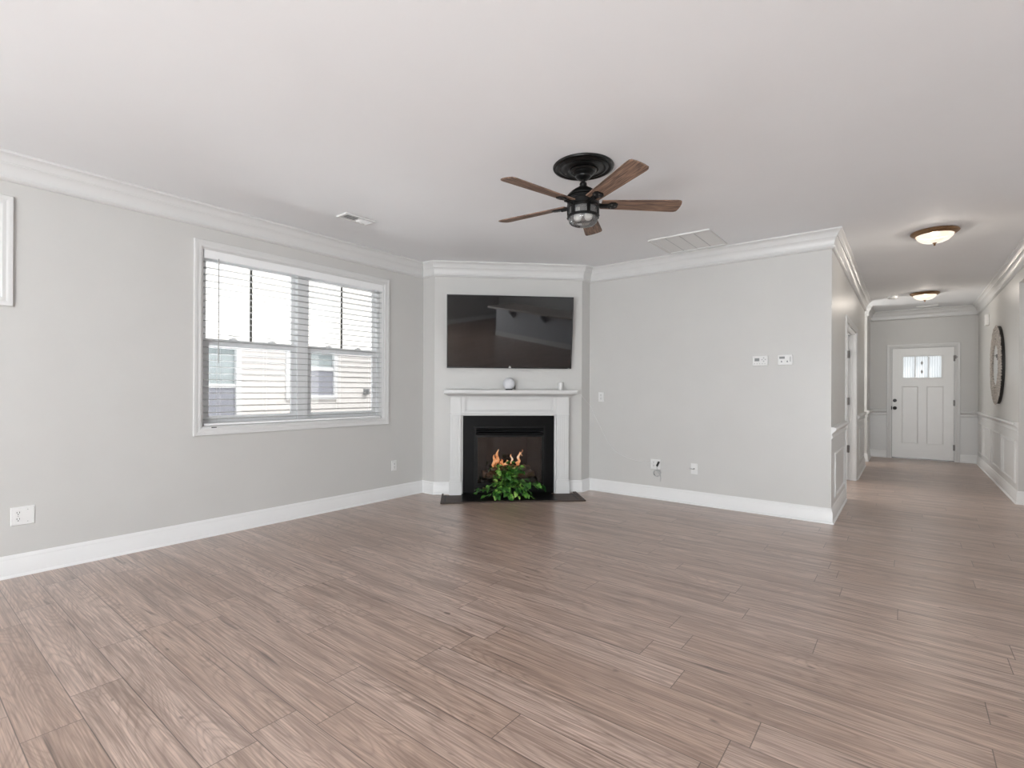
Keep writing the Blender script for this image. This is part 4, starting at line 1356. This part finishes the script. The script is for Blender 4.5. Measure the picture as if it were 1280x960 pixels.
def vine(pts, step, size, jitter=0.9):
    path = smooth_path(pts, 6)
    stems.tube(path, 0.0028, 6, 0.0016)
    acc, side = 0.0, 1
    for i in range(1, len(path)):
        acc += (path[i] - path[i - 1]).length
        if acc >= step:
            acc = 0
            side = -side
            tdir = (path[i] - path[i - 1]).normalized()
            out = Vector((tdir.y * side, -tdir.x * side, 0))
            fr = Vector((0, -1, 0))
            dr = tdir * rnd.uniform(0.2, 0.9) + out * 0.9 + fr * rnd.uniform(0.1, 0.8) + Vector((0, 0, rnd.uniform(-0.1, 0.6)))
            ptip = path[i] + dr.normalized() * rnd.uniform(0.015, 0.035)
            stems.tube([path[i], (path[i] + ptip) / 2 + Vector((0, 0, 0.006)), ptip], 0.0014, 5)
            dl = dr + Vector((0, -0.3, rnd.uniform(-0.7, 0.1)))
            leaf(leaves, ptip, dl, size * rnd.uniform(0.75, 1.2), rnd.uniform(-0.7, 0.7))


# upright crown
for i in range(26):
    a = rnd.uniform(0, 2 * PI)
    rr = rnd.uniform(0.05, 0.19)
    hh = rnd.uniform(0.15, 0.31) - rr * 0.35
    ex, ey = rr * math.cos(a) * 1.15 - 0.02, rr * math.sin(a) * 0.62 - 0.01
    vine([(0.02 * math.cos(a), 0.02 * math.sin(a), 0.09), (ex * 0.4, ey * 0.4, 0.10 + hh * 0.6), (ex * 0.8, ey * 0.8, 0.09 + hh), (ex * 1.15, ey * 1.15, 0.06 + hh)], 0.042, 0.068)
# vines over the front
for i in range(12):
    x = -0.20 + 0.42 * i / 11 + rnd.uniform(-.02, .02)
    vine([(x * 0.25, -0.04, 0.10), (x * 0.55, -0.10, 0.16), (x * 0.85, -0.145, 0.10), (x, -0.165, 0.035 + rnd.uniform(0, 0.03))], 0.040, 0.066)
# long trailing arms
for dz in (0.0, 0.02):
    vine([(-0.03, -0.02, 0.10), (-0.13, -0.06, 0.16 + dz), (-0.24, -0.08, 0.13), (-0.33, -0.09 + dz, 0.085), (-0.40, -0.10 + 2 * dz, 0.06)], 0.045, 0.070)
    vine([(0.03, -0.02, 0.10), (0.13, -0.05, 0.17 + dz), (0.22, -0.06, 0.15), (0.30, -0.07, 0.135 + dz), (0.36, -0.06, 0.12)], 0.045, 0.070)
vine([(-0.02, -0.03, 0.10), (-0.10, -0.10, 0.13), (-0.22, -0.14, 0.06), (-0.30, -0.15, 0.03)], 0.045, 0.066)
vine([(0.02, -0.03, 0.10), (0.10, -0.10, 0.12), (0.17, -0.14, 0.06), (0.22, -0.15, 0.03)], 0.045, 0.066)
leaves.v = [(a_, b_, max(c_, 0.004)) for a_, b_, c_ in leaves.v]
stems.build('stems', 'stem', po, smooth=60)
lv = leaves.build('foliage', 'leaf', po, smooth=60)

# ------------------------------------------------------------------ kitchen island behind the camera (it shows in the television)
ki = thing('kitchen_island', 'long grey kitchen island behind the camera, mirrored in the television', 'kitchen island', (8.6, 0.2, 0), 0)
MB().box(-0.40, 0.5, -2.3, 2.6, 0, 0.88).build('base', 'island', ki)
MB().box(-0.418, -0.40, -2.3, 2.6, 0, 0.14).build('baseboard', 'trim', ki)
MB().box(-0.70, 0.55, -2.4, 2.7, 0.88, 0.92).build('worktop', 'counter', ki, bevel=0.004)
for y in (-1.6, -0.4, 0.8, 2.0):
    MB().add([(-0.40, y - .03, 0.88), (-0.66, y - .03, 0.88), (-0.66, y - .03, 0.85), (-0.40, y - .03, 0.62), (-0.40, y + .03, 0.88), (-0.66, y + .03, 0.88), (-0.66, y + .03, 0.85), (-0.40, y + .03, 0.62)],
             [(0, 1, 2, 3), (7, 6, 5, 4), (0, 4, 5, 1), (1, 5, 6, 2), (2, 6, 7, 3), (3, 7, 4, 0)]).build('bracket', 'island', ki)
